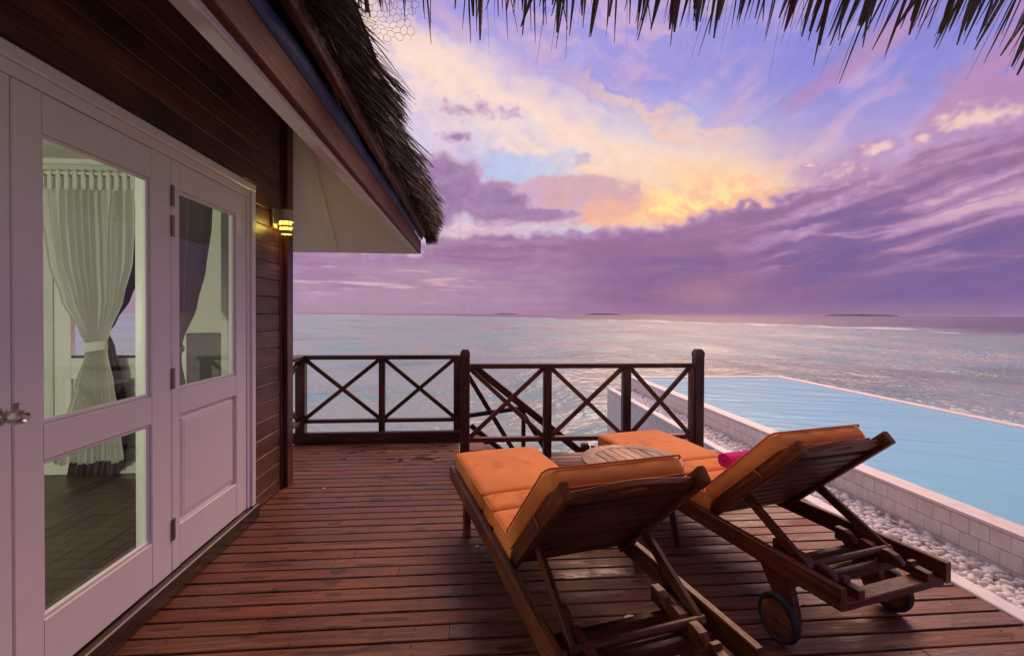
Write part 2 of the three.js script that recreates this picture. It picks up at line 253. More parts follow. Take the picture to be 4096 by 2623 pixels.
const clothMap = dataTex(512, 512, (u, v) => { const d = fbm(u * 6, v * 6, 4, 61, 6, 6), s = sstep(0.66, 0.74, fbm(u * 5 + 3, v * 5, 5, 62, 5, 5)); const k = 0.93 + 0.1 * (d - 0.5) - 0.07 * s; return [k, k * (0.98 - 0.04 * s), k * (0.97 - 0.04 * s)]; }, true, 0.9, 0.9);
const clothBump = dataTex(512, 512, (u, v) => 0.35 * (0.5 + 0.5 * Math.sin(u * 512 * Math.PI / 2)) * (0.5 + 0.5 * Math.sin(v * 512 * Math.PI / 2)) + 0.65 * fbm(u * 9, v * 9, 4, 64, 9, 9), false, 0.5, 0.5);
const terryBump = dataTex(256, 256, (u, v) => fbm(u * 40, v * 40, 3, 66, 40, 40), false, 0.12, 0.12);
const stoneMap = dataTex(256, 256, (u, v) => { const d = fbm(u * 5, v * 5, 4, 71, 5, 5), s = sstep(0.64, 0.8, fbm(u * 9, v * 9, 4, 72, 9, 9)); const k = 0.93 + 0.14 * (d - 0.5); return [k, k * (1 - 0.06 * s), k * (1 - 0.12 * s)]; }, true, 0.4, 0.4);
const rubTex = dataTex(256, 256, (u, v) => fbm(u * 30, v * 30, 3, 75, 30, 30), false, 0.3, 0.3);
const waveBump = dataTex(1024, 1024, (u, v) => { const r = (fr, s) => 1 - Math.abs(2 * fbm(u * fr, v * fr * 1.5, 3, s, fr, Math.round(fr * 1.5)) - 1); return 0.5 * fbm(u * 6, v * 10, 4, 81, 6, 10) + 0.32 * r(14, 82) + 0.18 * r(34, 83); }, false, 11, 11);
const poolBump = dataTex(512, 512, (u, v) => { const w = (fbm(u * 3, v * 3, 3, 91, 3, 3) - 0.5) * 0.5; return 0.6 * fbm(u * 4 + w, v * 14 + w * 3, 4, 92, 4, 14) + 0.25 * fbm(u * 10 + w, v * 40, 3, 93, 10, 40); }, false, 5.5, 5.5);
const thatchMap = dataTex(512, 256, (u, v) => 0.55 + 0.6 * (fbm(u * 6, v * 90, 3, 95, 6, 90) - 0.5), true, 1, 0.5);
const rustMap = dataTex(512, 256, (u, v) => { const g = grain(u, v), p = sstep(0.5, 0.62, fbm(u * 20, v * 5, 5, 98, 20, 5)); const k = 0.62 + 0.3 * (g.mid - 0.5); return [lerp(k, 0.75, p * 0.4), lerp(k * 0.96, 0.66, p * 0.4), lerp(k * 0.95, 0.66, p * 0.4)]; }, true, 1.6, 0.3);

const phys = (o) => new THREE.MeshPhysicalMaterial(o);
const col = (r, g, b) => new THREE.Color().setRGB(r, g, b);
const woodOf = (r, g, b, rough = 0.42, bump = 0.0012) => phys({ color: col(r, g, b), map: woodMap, bumpMap: woodBump, bumpScale: bump, roughness: rough, specularIntensity: 0.65 });
const M = {
  rail: woodOf(0.15, 0.056, 0.04, 0.38), railB: woodOf(0.3, 0.105, 0.06, 0.4),
  rim: woodOf(0.28, 0.11, 0.045, 0.5), lounger: woodOf(0.29, 0.078, 0.03, 0.4), loungerB: woodOf(0.24, 0.07, 0.03, 0.42), loungerDark: woodOf(0.2, 0.058, 0.028, 0.45),
  siding: [woodOf(0.27, 0.115, 0.075, 0.38), woodOf(0.24, 0.1, 0.065, 0.4), woodOf(0.3, 0.128, 0.084, 0.37), woodOf(0.25, 0.108, 0.074, 0.4)],
  post: woodOf(0.2, 0.055, 0.04, 0.35), sill: woodOf(0.1, 0.045, 0.035, 0.25, 0.0004),
  fascia: phys({ specularIntensity: 0.4, color: col(0.34, 0.095, 0.05), map: rustMap, bumpMap: woodBump, bumpScale: 0.0015, roughness: 0.6 }), batten: woodOf(0.3, 0.11, 0.06, 0.6),
  deck: [[0.46, 0.163, 0.084], [0.44, 0.152, 0.077], [0.49, 0.177, 0.094], [0.455, 0.165, 0.088], [0.43, 0.145, 0.073]].map(([r, g, b]) => phys({ color: col(r, g, b), map: deckMap, bumpMap: deckBump, bumpScale: 0.0013, roughness: 1.1, roughnessMap: deckRough, specularIntensity: 0.8 })),
  under: phys({ color: col(0.03, 0.018, 0.014), roughness: 0.9 }),
  tableTop: woodOf(1, 0.58, 0.4, 0.5), tableLeg: woodOf(0.24, 0.1, 0.05, 0.45),
  white: phys({ color: col(0.87, 0.84, 0.83), map: paintMap, bumpMap: paintBump, bumpScale: 0.0004, roughness: 0.38 }),
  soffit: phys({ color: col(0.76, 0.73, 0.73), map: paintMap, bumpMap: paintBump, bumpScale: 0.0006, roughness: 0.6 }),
  wallIn: phys({ color: col(0.72, 0.72, 0.64), map: paintMap, roughness: 0.8 }),
  floorIn: [[0.2, 0.125, 0.085], [0.17, 0.105, 0.07], [0.23, 0.15, 0.1]].map(([r, g, b]) => woodOf(r, g, b, 0.35, 0.0005)),
  glass: phys({ color: col(0.97, 1, 0.98), transmission: 1, thickness: 0, roughness: 0.0, ior: 1.5, side: THREE.DoubleSide }),
  steel: phys({ color: col(0.55, 0.5, 0.46), metalness: 1, roughness: 0.28 }), hinge: phys({ color: col(0.3, 0.22, 0.2), metalness: 0.9, roughness: 0.45 }),
  black: phys({ color: col(0.02, 0.02, 0.022), roughness: 0.5, bumpMap: rubTex, bumpScale: 0.001 }), granite: phys({ color: col(0.03, 0.03, 0.035), roughness: 0.2 }),
  curtain: phys({ color: col(0.9, 0.88, 0.83), roughness: 0.95, transmission: 0.35, thickness: 0, bumpMap: clothBump, bumpScale: 0.0006, side: THREE.DoubleSide }),
  curtainDark: phys({ color: col(0.07, 0.05, 0.075), roughness: 0.9, bumpMap: clothBump, bumpScale: 0.0006, side: THREE.DoubleSide }),
  curtainLilac: phys({ color: col(0.2, 0.165, 0.2), roughness: 0.9, transmission: 0.3, thickness: 0, bumpMap: clothBump, bumpScale: 0.0006, side: THREE.DoubleSide }),
  lampBody: phys({ color: col(0.45, 0.43, 0.42), metalness: 0.3, roughness: 0.45 }),
  lampGlow: phys({ color: col(0.9, 0.8, 0.3), emissive: col(1, 0.72, 0.08), emissiveIntensity: 0.85, roughness: 0.3 }),
  roomGlow: phys({ color: col(0.9, 0.9, 0.7), emissive: col(0.95, 1, 0.66), emissiveIntensity: 1.6, roughness: 0.6 }),
  cushion: phys({ color: col(0.92, 0.3, 0.07), map: clothMap, bumpMap: clothBump, bumpScale: 0.0026, roughness: 0.85, sheen: 0.35, sheenRoughness: 0.5, sheenColor: col(1, 0.55, 0.3) }),
  piping: phys({ color: col(0.55, 0.15, 0.035), roughness: 0.8 }),
  towel: phys({ color: col(0.72, 0.012, 0.2), bumpMap: terryBump, bumpScale: 0.004, roughness: 1, sheen: 0.5, sheenColor: col(1, 0.2, 0.5), sheenRoughness: 0.6 }),
  coping: phys({ color: col(0.88, 0.81, 0.76), map: stoneMap, roughness: 0.45 }),
  curb: phys({ color: col(0.9, 0.87, 0.84), map: stoneMap, roughness: 0.5 }),
  tile: [[0.9, 0.84, 0.75], [0.92, 0.865, 0.775], [0.87, 0.81, 0.72]].map(([r, g, b]) => phys({ color: col(r, g, b), map: stoneMap, roughness: 0.28 })),
  grout: phys({ color: col(0.55, 0.42, 0.34), roughness: 0.9 }),
  pebble: [[0.88, 0.84, 0.8], [0.84, 0.77, 0.73], [0.9, 0.87, 0.83], [0.74, 0.62, 0.53]].map(([r, g, b]) => phys({ color: col(r, g, b), map: stoneMap, roughness: 0.55 })),
  gravelBed: phys({ color: col(0.4, 0.36, 0.34), roughness: 0.95 }),
  poolFloor: phys({ color: col(0.5, 0.9, 0.98), roughness: 0.6 }),
  poolWater: phys({ color: col(0.32, 0.86, 1), transmission: 0.3, thickness: 0, roughness: 0.2, ior: 1.33, specularIntensity: 1, bumpMap: poolBump, bumpScale: 0.035, side: THREE.DoubleSide }),
  sea: phys({ color: col(1, 1, 1), vertexColors: true, roughness: 0.22, ior: 1.33, bumpMap: waveBump, bumpScale: 0.17 }),
  straw: phys({ color: col(0.5, 0.34, 0.24), roughness: 0.5, transmission: 0.2, thickness: 0, map: thatchMap, side: THREE.DoubleSide }),
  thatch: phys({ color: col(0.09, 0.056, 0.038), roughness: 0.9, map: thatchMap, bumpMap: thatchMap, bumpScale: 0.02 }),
  tarp: phys({ color: col(0.009, 0.024, 0.1), roughness: 0.65 }), wire: phys({ color: col(0.1, 0.08, 0.08), roughness: 0.6, metalness: 0.5 }),
  island: phys({ color: col(0.06, 0.07, 0.05), roughness: 1 }),
  flake: phys({ color: col(0.6, 0.55, 0.55), roughness: 0.5, side: THREE.DoubleSide }), screw: phys({ color: col(0.06, 0.045, 0.04), roughness: 0.5, metalness: 0.4 }),
  puddle: phys({ color: col(0.06, 0.03, 0.025), roughness: 0.04, ior: 1.33 }),
  chair: phys({ color: col(0.035, 0.03, 0.03), roughness: 0.5 }),
};

// ---------------------------------------------------------------- sea
{
  const SEA = -1.5, rnd = prng(5);
  const azs = []; for (let i = 0; i < 860; i++) azs.push(-60 + i * 135 / 860); for (let i = 0; i < 150; i++) azs.push(75 + i * 225 / 150);
  const rings = [0.5]; while (rings[rings.length - 1] < 42000) rings.push(rings[rings.length - 1] * 1.0195 + 0.03);
  const nA = azs.length, nR = rings.length, pos = new Float32Array(nA * nR * 3), colr = new Float32Array(nA * nR * 3), uv = new Float32Array(nA * nR * 2);
  const waves = []; for (let i = 0; i < 26; i++) { const L = 0.7 * Math.pow(1.19, i) * (0.85 + 0.3 * rnd()), d = (200 + (rnd() - 0.5) * 130) * rad; waves.push([Math.cos(d) * 2 * Math.PI / L, Math.sin(d) * 2 * Math.PI / L, L, 0.0068 * Math.pow(L, 0.7), rnd() * 6.28]); }
  const reef = [[-60, 5000], [-30, 2600], [-17.6, 1447], [0, 496], [10.9, 294], [29.6, 166], [43, 137], [51.5, 115], [70, 100], [120, 90], [200, 300], [300, 5000]];
  const reefAt = (a) => { for (let i = 1; i < reef.length; i++) if (a <= reef[i][0]) { const t = (a - reef[i - 1][0]) / (reef[i][0] - reef[i - 1][0]); return Math.exp(lerp(Math.log(reef[i - 1][1]), Math.log(reef[i][1]), t)); } return 5000; };
  const shallow = [0.29, 0.37, 0.34], turq = [0.12, 0.4, 0.4], dark = [0.17, 0.22, 0.2], deep = [0.06, 0.055, 0.1], foam = [0.8, 0.78, 0.78];
  for (let i = 0; i < nR; i++) for (let j = 0; j < nA; j++) {
    const r = rings[i], a = azs[j] * rad, x = r * Math.sin(a), z = -r * Math.cos(a), k = i * nA + j, step = Math.max(r * 0.0195, (azs[j] >= 75 ? 1.5 : 0.157) * rad * r);
    let y = 0; if (r < 500) for (const [kx, kz, L, A, p] of waves) if (L > step * 3) y += A * Math.sin(kx * x + kz * z + p) * sstep(step * 3, step * 6, L);
    pos[k * 3] = x; pos[k * 3 + 1] = SEA + y; pos[k * 3 + 2] = z; uv[k * 2] = x; uv[k * 2 + 1] = z;
    const n1 = fbm(x / 7 + 300, z / 3.2 + 300, 4, 101), n2 = fbm(x / 26 + 300, z / 14 + 300, 4, 102), n3 = fbm(x / 2.2 + 500, z / 0.9 + 500, 3, 103);
    const rr = reefAt(azs[j]), q = r / rr * (1 + 0.25 * (fbm(azs[j] / 4 + 90, Math.log(r) * 3, 4, 104) - 0.5));
    const t = sstep(0.48, 0.62, n3 * 0.6 + n1 * 0.4), dk = sstep(0.56, 0.72, n2 * 0.6 + n1 * 0.4), dp = sstep(0.92, 1.2, q);
    const fm = sstep(0.055, 0.02, Math.abs(q - 1.0)) * sstep(0.47, 0.6, fbm(azs[j] / 3 + 200, r / rr * 8, 4, 105));
    for (let c = 0; c < 3; c++) { let v = lerp(shallow[c], turq[c], t * 0.8); v = lerp(v, dark[c], dk * 0.75); v = lerp(v, deep[c], dp); v = lerp(v, foam[c], fm * 0.9); colr[k * 3 + c] = v; }
  }
  const idx = new Uint32Array((nR - 1) * nA * 6); let w = 0;
  for (let i = 0; i < nR - 1; i++) for (let j = 0; j < nA; j++) { const a = i * nA + j, b = i * nA + (j + 1) % nA, c = a + nA, d = b + nA; idx.set([a, c, b, b, c, d], w); w += 6; }
  const g = new THREE.BufferGeometry(); g.setAttribute('position', new THREE.BufferAttribute(pos, 3)); g.setAttribute('color', new THREE.BufferAttribute(colr, 3)); g.setAttribute('uv', new THREE.BufferAttribute(uv, 2)); g.setIndex(new THREE.BufferAttribute(idx, 1));
  g.computeVertexNormals();
  const n = g.attributes.normal.array; if (n[1] < 0) { for (let i = 0; i < idx.length; i += 3) { const t = idx[i]; idx[i] = idx[i + 1]; idx[i + 1] = t; } g.computeVertexNormals(); }
  const sea = part('sea', g, M.sea, scene); structure(sea, 'shallow turquoise lagoon water reaching to the horizon, purple beyond the reef');
}
// islets on the horizon
for (const [az0, az1, D, hgt, label] of [[2.4, 5.3, 6200, 13, 'leftmost and smallest of three low islands on the horizon'], [13.6, 18.1, 5600, 17, 'low island on the horizon between the two others'], [39.0, 44.8, 5600, 17, 'rightmost and longest low island on the horizon']]) {
  const n = 60, prof = []; const R = prng(Math.round(az0 * 10));
  const mid = (az0 + az1) / 2 * rad, Wd = D * (az1 - az0) * rad, pts = [];
  for (let i = 0; i <= n; i++) { const t = i / n, env = Math.pow(Math.sin(Math.PI * clamp(t, 0.001, 0.999)), 0.35); prof.push([(t - 0.5) * Wd, hgt * env * (0.65 + 0.5 * fbm(t * 14 + az0, 3, 4, 110))]); }
  pts.push([-Wd / 2 - 5, -6], ...prof, [Wd / 2 + 5, -6]);
  const t = thing('distant_island', label, 'island', [Math.sin(mid) * D, -1.5, -Math.cos(mid) * D], -mid, 'low islands on the horizon');
  part('tree_cover', slabShape(pts.reverse(), 160, 0), M.island, t);
}

// ---------------------------------------------------------------- deck
const R1 = prng(11);
const deck = structure(new THREE.Group(), 'brown timber deck of narrow planks with dark gaps between'); deck.name = 'deck'; scene.add(deck);
{
  const pitch = 0.1, w = 0.0885, th = 0.026;
  const lay = (x0, x1, z) => {
    const cuts = [x0]; let x = x0 + 0.5 + R1() * 2.2; while (x < x1 - 0.5) { cuts.push(x); x += 1.3 + R1() * 1.7; } cuts.push(x1);
    for (let i = 0; i + 1 < cuts.length; i++) {
      const a = cuts[i] + 0.0012, b = cuts[i + 1] - 0.0012 - (i + 2 === cuts.length ? R1() * 0.012 : 0);
      const g = bar(b - a, th, w + (R1() - 0.5) * 0.0025, 0.0028);
      const m = part('plank', g, M.deck[Math.floor(R1() * 5)], deck);
      m.position.set((a + b) / 2, -th / 2 + (R1() - 0.5) * 0.0022, z + (R1() - 0.5) * 0.0012); m.rotation.set((R1() - 0.5) * 0.018, (R1() - 0.5) * 0.0012, 0);
    }
  };
  for (let z = 0.6; z > -4.55; z -= pitch) lay(z < -3.98 ? -1.92 : -1.532, z > -4.52 ? 2.505 : 2.505, z - 0.02);
  for (let z = -4.62; z > -5.22; z -= pitch) lay(-1.92, -0.155, z);
  for (let x = -1.85; x < 2.5; x += 0.52) part('joist', boxAt(x, x + 0.06, -0.19, -0.029, x < -0.2 ? -5.2 : -4.55, 0.7), M.under, deck);
  part('added_underlay', boxAt(-1.72, 2.5, -0.26, -0.2, -4.54, 0.7), M.under, deck); part('added_underlay', boxAt(-1.92, -0.16, -0.265, -0.205, -5.24, -4.55), M.under, deck);  // solid dark sheets added beneath the joists, keeping sea light out of the gaps
  part('edge_board', boxAt(-0.15, -0.1, -0.16, 0.004, -5.24, -4.6), M.rail, deck); part('edge_board', boxAt(-0.09, 2.5, -0.16, -0.03, -4.62, -4.595), M.rail, deck);
  const dots = [], disc = new THREE.CylinderGeometry(0.0038, 0.0038, 0.0015, 6);
  for (let z = 0.6; z > -5.2; z -= pitch) for (let x = -1.82; x < 2.5; x += 0.52) for (const s of [-1, 1]) { if (z < -4.6 && x > -0.2) continue; if (x < -1.5 && z > -4) continue; dots.push(disc.clone().translate(x + (R1() - 0.5) * 0.02, 0.0008, z - 0.02 + s * 0.026 + (R1() - 0.5) * 0.006)); }
  const sc = part('screw_heads', merge(dots), M.screw, deck); sc.userData.kind = 'stuff';
}
// rain water left on the boards by the railing, flakes of old paint
{
  const blobs = [], R = prng(19);
  const blobGeo = (x, z, rx, rz, y) => { const p = []; const n = 14, ph = R() * 9; for (let i = 0; i < n; i++) { const a = i / n * 6.283, r = 0.55 + 0.75 * noise2(Math.cos(a) * 1.4 + ph, Math.sin(a) * 1.4 + ph, 7); p.push(new THREE.Vector2(Math.cos(a) * rx * r, Math.sin(a) * rz * r)); } return new THREE.ExtrudeGeometry(new THREE.Shape(p), { depth: 0.0008, bevelEnabled: true, bevelThickness: 0.0008, bevelSize: 0.002, bevelSegments: 2 }).rotateX(-Math.PI / 2).translate(x, y, z); };
  for (let i = 0; i < 26; i++) { const row = Math.floor(R() * 6), z = -4.97 + row * 0.1 + (R() - 0.5) * 0.07; blobs.push(blobGeo(-0.78 + (R() + R() + R() - 1.5) * 0.85, z, 0.012 + R() * 0.045, 0.005 + R() * 0.016, 0.0012)); }
  for (let i = 0; i < 14; i++) blobs.push(blobGeo(-0.55 + (R() - 0.5) * 0.5, -4.42 + Math.floor(R() * 2) * 0.1 + (R() - 0.5) * 0.05, 0.02 + R() * 0.05, 0.006 + R() * 0.012, 0.0012));
  const o = part('puddles', merge(blobs), M.puddle, scene); o.userData = { kind: 'stuff', label: 'small puddles of rain water on the deck planks by the railing', category: 'puddle' };
  const fl = []; for (const [x, z, s] of [[0.72, -2.05, 0.05], [0.73, -1.78, 0.028], [0.85, -1.76, 0.03], [1.02, -1.72, 0.022], [1.5, -2.1, 0.02], [1.56, -2.08, 0.02], [0.02, -2.75, 0.02], [-1.2, -3.75, 0.022]]) fl.push(blobGeo(x, z, s * 0.6, s * 0.4, 0.002));
  const f = part('paint_flakes', merge(fl), M.flake, scene); f.userData = { kind: 'stuff', label: 'pale flakes of paint and petals scattered on the deck planks', category: 'debris' };
}

// ---------------------------------------------------------------- house
const house = thing('beach_house', 'timber clad bungalow with white glazed doors under a thatched roof', 'house', [-1.5, 0, -2]);
const inHouse = (g) => g.translate(1.5, 0, 2);
const hp = (name, g, m, parent = house) => part(name, inHouse(g), m, parent);
{
  const wall = sub('wall', house), R = prng(23);
  const y0 = -0.03, hgt = 0.1295;
  for (let i = 0; i < 24; i++) {
    const a = y0 + i * hgt, b = a + hgt - 0.0025; if (a > 3.0) break;
    const runs = b < 2.27 ? [[-3.745, -3.247]] : a < 2.27 ? [[-3.745, -3.247]] : [[-3.745, -1.9 + R() * 0.8], null];
    if (runs[1] === null) { const m = runs[0][1]; runs[1] = [m + 0.002, 1.4]; }
    for (const [z0, z1] of runs) { const m = hp('plank', boxAt(-1.562, -1.536 - R() * 0.003, a, Math.min(b, 3.02), z0, z1, 0.004), M.siding[Math.floor(R() * 4)], wall); m.rotation.z = 0; }
    if (a < 2.27 && b > 2.27) hp('plank', boxAt(-1.562, -1.537, 2.268, b, -3.245, 1.4, 0.003), M.siding[1], wall);
  }
  hp('inner_wall', merge([boxAt(-1.72, -1.565, 2.27, 2.99, -3.9, 1.6), boxAt(-1.72, -1.565, -0.26, 2.269, -3.9, -3.25), boxAt(-1.72, -1.565, -0.26, 2.269, 0.3, 1.6), boxAt(-1.72, -1.565, -0.26, 0.0, -3.249, 0.299)]), M.wallIn, wall);
  hp('corner_post', boxAt(-1.63, -1.5, -0.005, 3.0, -3.918, -3.797, 0.006), M.post); hp('corner_post', boxAt(-1.59, -1.53, -0.004, 2.99, -3.796, -3.747, 0.004), M.post);
  // door frame
  hp('door_frame', merge([boxAt(-1.56, -1.488, 2.215, 2.266, -3.245, 0.35, 0.006), boxAt(-1.56, -1.502, 2.168, 2.2145, -3.19, 0.35, 0.004), boxAt(-1.56, -1.488, 0.1, 2.2145, -3.245, -3.192, 0.006), boxAt(-1.56, -1.502, 0.1, 2.167, -3.1915, -3.155, 0.004)]), M.white);
  hp('sill', merge([boxAt(-1.7, -1.468, 0.001, 0.098, -3.25, 0.4, 0.006)]), M.sill);
  // doors
  function door(zn, zf, kind, stileN, stileF) {                                // zn: edge nearer the camera, zf: farther
    const d = sub('door', house), x0 = -1.556, x1 = -1.508;
    const st = (a, b) => hp('stile', boxAt(x0, x1, 0.104, 2.164, Math.min(a, b), Math.max(a, b), 0.004), M.white, d);
    st(zn, zn - stileN); st(zf + stileF, zf);
    const a = zf + stileF + 0.0005, b = zn - stileN - 0.0005;
    for (const [l, h] of [[0.104, 0.315], [0.878, 1.004], [2.026, 2.164]]) hp('rail', boxAt(x0, x1 - 0.0008, l, h, a, b, 0.003), M.white, d);
    const bead = (l, h) => { for (const [p, q, r, s] of [[l, l + 0.016, a, b], [h - 0.016, h, a, b], [l + 0.0165, h - 0.0165, a, a + 0.016], [l + 0.0165, h - 0.0165, b - 0.016, b]]) hp('glazing_bead', boxAt(-1.536, -1.518, p, q, r, s, 0.005), M.white, d); };
    const pane = (l, h) => { const g = new THREE.PlaneGeometry(b - a - 0.004, h - l - 0.004).rotateY(Math.PI / 2).translate(-1.5375, (l + h) / 2, (a + b) / 2); hp('pane', g, M.glass, d); bead(l, h); };
    pane(1.0045, 2.0255);
    if (kind === 'glass') pane(0.3155, 0.8775);
    else {
      const zc = (a + b) / 2, W2 = (b - a) / 2, yc = (0.3155 + 0.8775) / 2, H2 = (0.8775 - 0.3155) / 2;
      hp('panel', boxAt(-1.55, -1.533, 0.3155, 0.8775, a, b, 0.001), M.white, d);
      const fr = new THREE.ExtrudeGeometry(new THREE.Shape([new THREE.Vector2(-W2 + 0.05, -H2 + 0.05), new THREE.Vector2(W2 - 0.05, -H2 + 0.05), new THREE.Vector2(W2 - 0.05, H2 - 0.05), new THREE.Vector2(-W2 + 0.05, H2 - 0.05)]), { depth: 0.004, bevelEnabled: true, bevelThickness: 0.014, bevelSize: 0.03, bevelSegments: 2 }).rotateY(Math.PI / 2).translate(-1.532, yc, zc);
      hp('raised_panel', fr, M.white, d);
    }
    return d;
  }
  door(-0.84, -1.618, 'glass', 0.1, 0.112);
  const dn = door(-1.6225, -2.404, 'glass', 0.106, 0.138), df = door(-2.4075, -3.152, 'panel', 0.064, 0.124);
  for (const [a, b] of [[1.929, 2.034], [1.779, 1.883], [1.019, 1.122], [0.261, 0.367]]) hp('hinge', merge([boxAt(-1.51, -1.5045, a, b, -2.43, -2.408, 0.001), ...[0, 1, 2, 3, 4].map((i) => new THREE.CylinderGeometry(0.0062, 0.0062, (b - a) / 5 - 0.0015, 10).translate(-1.502, a + (b - a) * (i + 0.5) / 5, -2.4055))]), M.hinge, df);
  const knobProfile = [[0, 0], [0.033, 0], [0.0335, 0.004], [0.028, 0.012], [0.015, 0.018], [0.013, 0.03], [0.017, 0.036], [0.0255, 0.05], [0.0275, 0.062], [0.0255, 0.078], [0.019, 0.092], [0.0165, 0.0925], [0.0105, 0.0855], [0, 0.085]].map(([x, y]) => new THREE.Vector2(x, y));
  hp('handle', new THREE.LatheGeometry(knobProfile, 40).scale(0.9, 0.9, 0.9).rotateZ(-Math.PI / 2).translate(-1.508, 1.066, -1.572), M.steel, dn.parent.children.filter((c) => c.name === 'door')[0]);
  hp('keyhole', merge([new THREE.CylinderGeometry(0.0075, 0.0075, 0.004, 20).rotateZ(Math.PI / 2).translate(-1.4305, 1.066, -1.572)]), M.steel, dn.parent.children.filter((c) => c.name === 'door')[0]);
  hp('latch_plate', boxAt(-1.509, -1.5065, 1.055, 1.1, -1.64, -1.6235, 0.0005), M.hinge, dn);

  // eaves
  const ye = 2.03, yw = 3.0, zo = -4.84, xi = -1.5, zi = -3.9, ex = (z) => -0.519 + 0.0102 * z, xo = ex(zo) - 0.027;   // ex: outer face of the eave board, a touch out of line with the wall
  const eave = (dx, dy, h, w, c = 0.004, z0 = zo - 0.03, z1 = 1.6) => beam(V(ex(z0) + dx, ye + dy, z0), V(ex(z1) + dx, ye + dy, z1), h, w, c);
  const quad = (a, b, c, d, th) => { const n = b.clone().sub(a).cross(d.clone().sub(a)).normalize().multiplyScalar(th), P = [a, b, c, d], Q = P.map((p) => p.clone().add(n)), out = []; const f = (p, q, r) => out.push(p, q, r);
    f(P[0], P[2], P[1]); f(P[0], P[3], P[2]); f(Q[0], Q[1], Q[2]); f(Q[0], Q[2], Q[3]); for (let i = 0; i < 4; i++) { const j = (i + 1) % 4; f(P[i], P[j], Q[j]); f(P[i], Q[j], Q[i]); }
    const g = new THREE.BufferGeometry().setFromPoints(out); g.computeVertexNormals(); return planarUV(g); };
  hp('soffit', quad(V(xo, ye, zo), V(ex(1.6) - 0.027, ye, 1.6), V(xi, yw, 1.6), V(xi, yw, zi), 0.014), M.soffit);
  hp('soffit', quad(V(xo, ye, zo), V(xi, yw, zi), V(-6.5, yw, zi), V(-7.4, ye, zo), 0.014), M.soffit);
  const along = V(0, 1, 0);
  hp('soffit_rib', beam(V(-1.425, ye + 0.006, zo + 0.02), V(-1.425, yw - 0.02, zi - 0.005), 0.05, 0.055, 0.003), M.soffit);
  hp('hip_trim', beam(V(xo - 0.01, ye + 0.002, zo + 0.01), V(xi + 0.01, yw - 0.012, zi - 0.01), 0.016, 0.05, 0.003), M.soffit);
  hp('ceiling_moulding', merge([beam(V(-1.495, yw - 0.02, zi), V(-1.495, yw - 0.02, 1.5), 0.04, 0.05, 0.004), eave(-0.1, 0.06, 0.025, 0.08, 0.003, zo + 0.1)]), M.soffit);
  hp('fascia', eave(-0.0125, 0.068, 0.14, 0.025), M.fascia);
  hp('fascia', boxAt(-7.4, xo, ye, ye + 0.135, zo - 0.03, zo - 0.004, 0.004), M.fascia);
  hp('soffit_seam', beam(V(-0.8, ye + 0.233, zo + 0.224), V(-3, ye + 0.233, zo + 0.224), 0.004, 0.014, 0.001), M.soffit);
  hp('bolt', new THREE.CylinderGeometry(0.006, 0.006, 0.008, 10).rotateZ(Math.PI / 2).translate(ex(zo) + 0.003, ye + 0.05, zo + 0.12), M.hinge);
  for (const z of [-4.2, -3.4, -2.6, -1.8, -1.0]) hp('nail_head', new THREE.CylinderGeometry(0.0035, 0.0035, 0.003, 8).rotateZ(Math.PI / 2).translate(ex(z) + 0.0005, ye + 0.07, z), M.hinge);
  hp('fascia_trim', eave(-0.038, 0.006, 0.022, 0.024, 0.002, zo), M.soffit);
  { // blue membrane under the thatch, sagging a little
    const n = 80, P = []; for (let i = 0; i <= n; i++) { const z = zo - 0.05 + (6.4 * i) / n, s = 0.006 * Math.sin(i * 0.9) + 0.006 * Math.sin(i * 0.37); const x = ex(z), y = 2.138 - 0.0126 * (z + 1.1) * (z < -1.1 ? 1 : 0); P.push([V(x + 0.002, y - 0.012, z), V(x + 0.014 + s * 0.4, y + s * 0.4, z), V(x + 0.02 + s * 0.4, y + 0.034 + s * 0.4, z), V(x - 0.03, y + 0.05, z)]); }
    const out = [], f = (a, b, c) => out.push(a, b, c); for (let i = 0; i < n; i++) for (let k = 0; k < 3; k++) { f(P[i][k], P[i][k + 1], P[i + 1][k]); f(P[i + 1][k], P[i][k + 1], P[i + 1][k + 1]); }
    let g = new THREE.BufferGeometry().setFromPoints(out); g = mergeVertices(g); g.computeVertexNormals(); M.tarp.side = THREE.DoubleSide; hp('waterproof_membrane', g, M.tarp); }
  hp('batten', eave(0.044, 0.2, 0.07, 0.032), M.batten);
  // thatch roof body, its layered straw
  const roof = sub('roof', house), yt = ye + 0.245, xt = ex(zo) + 0.06, zt = zo - 0.06;
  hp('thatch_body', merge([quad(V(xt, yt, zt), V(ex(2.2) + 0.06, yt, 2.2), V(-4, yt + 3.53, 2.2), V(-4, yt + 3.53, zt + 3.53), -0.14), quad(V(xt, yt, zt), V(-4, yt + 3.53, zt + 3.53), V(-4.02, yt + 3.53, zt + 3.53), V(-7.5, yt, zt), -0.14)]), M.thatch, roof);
  hp('gable_end', boxAt(-5.3, -5.2, 0, 2.98, -3.93, 1.6), M.wallIn);
}
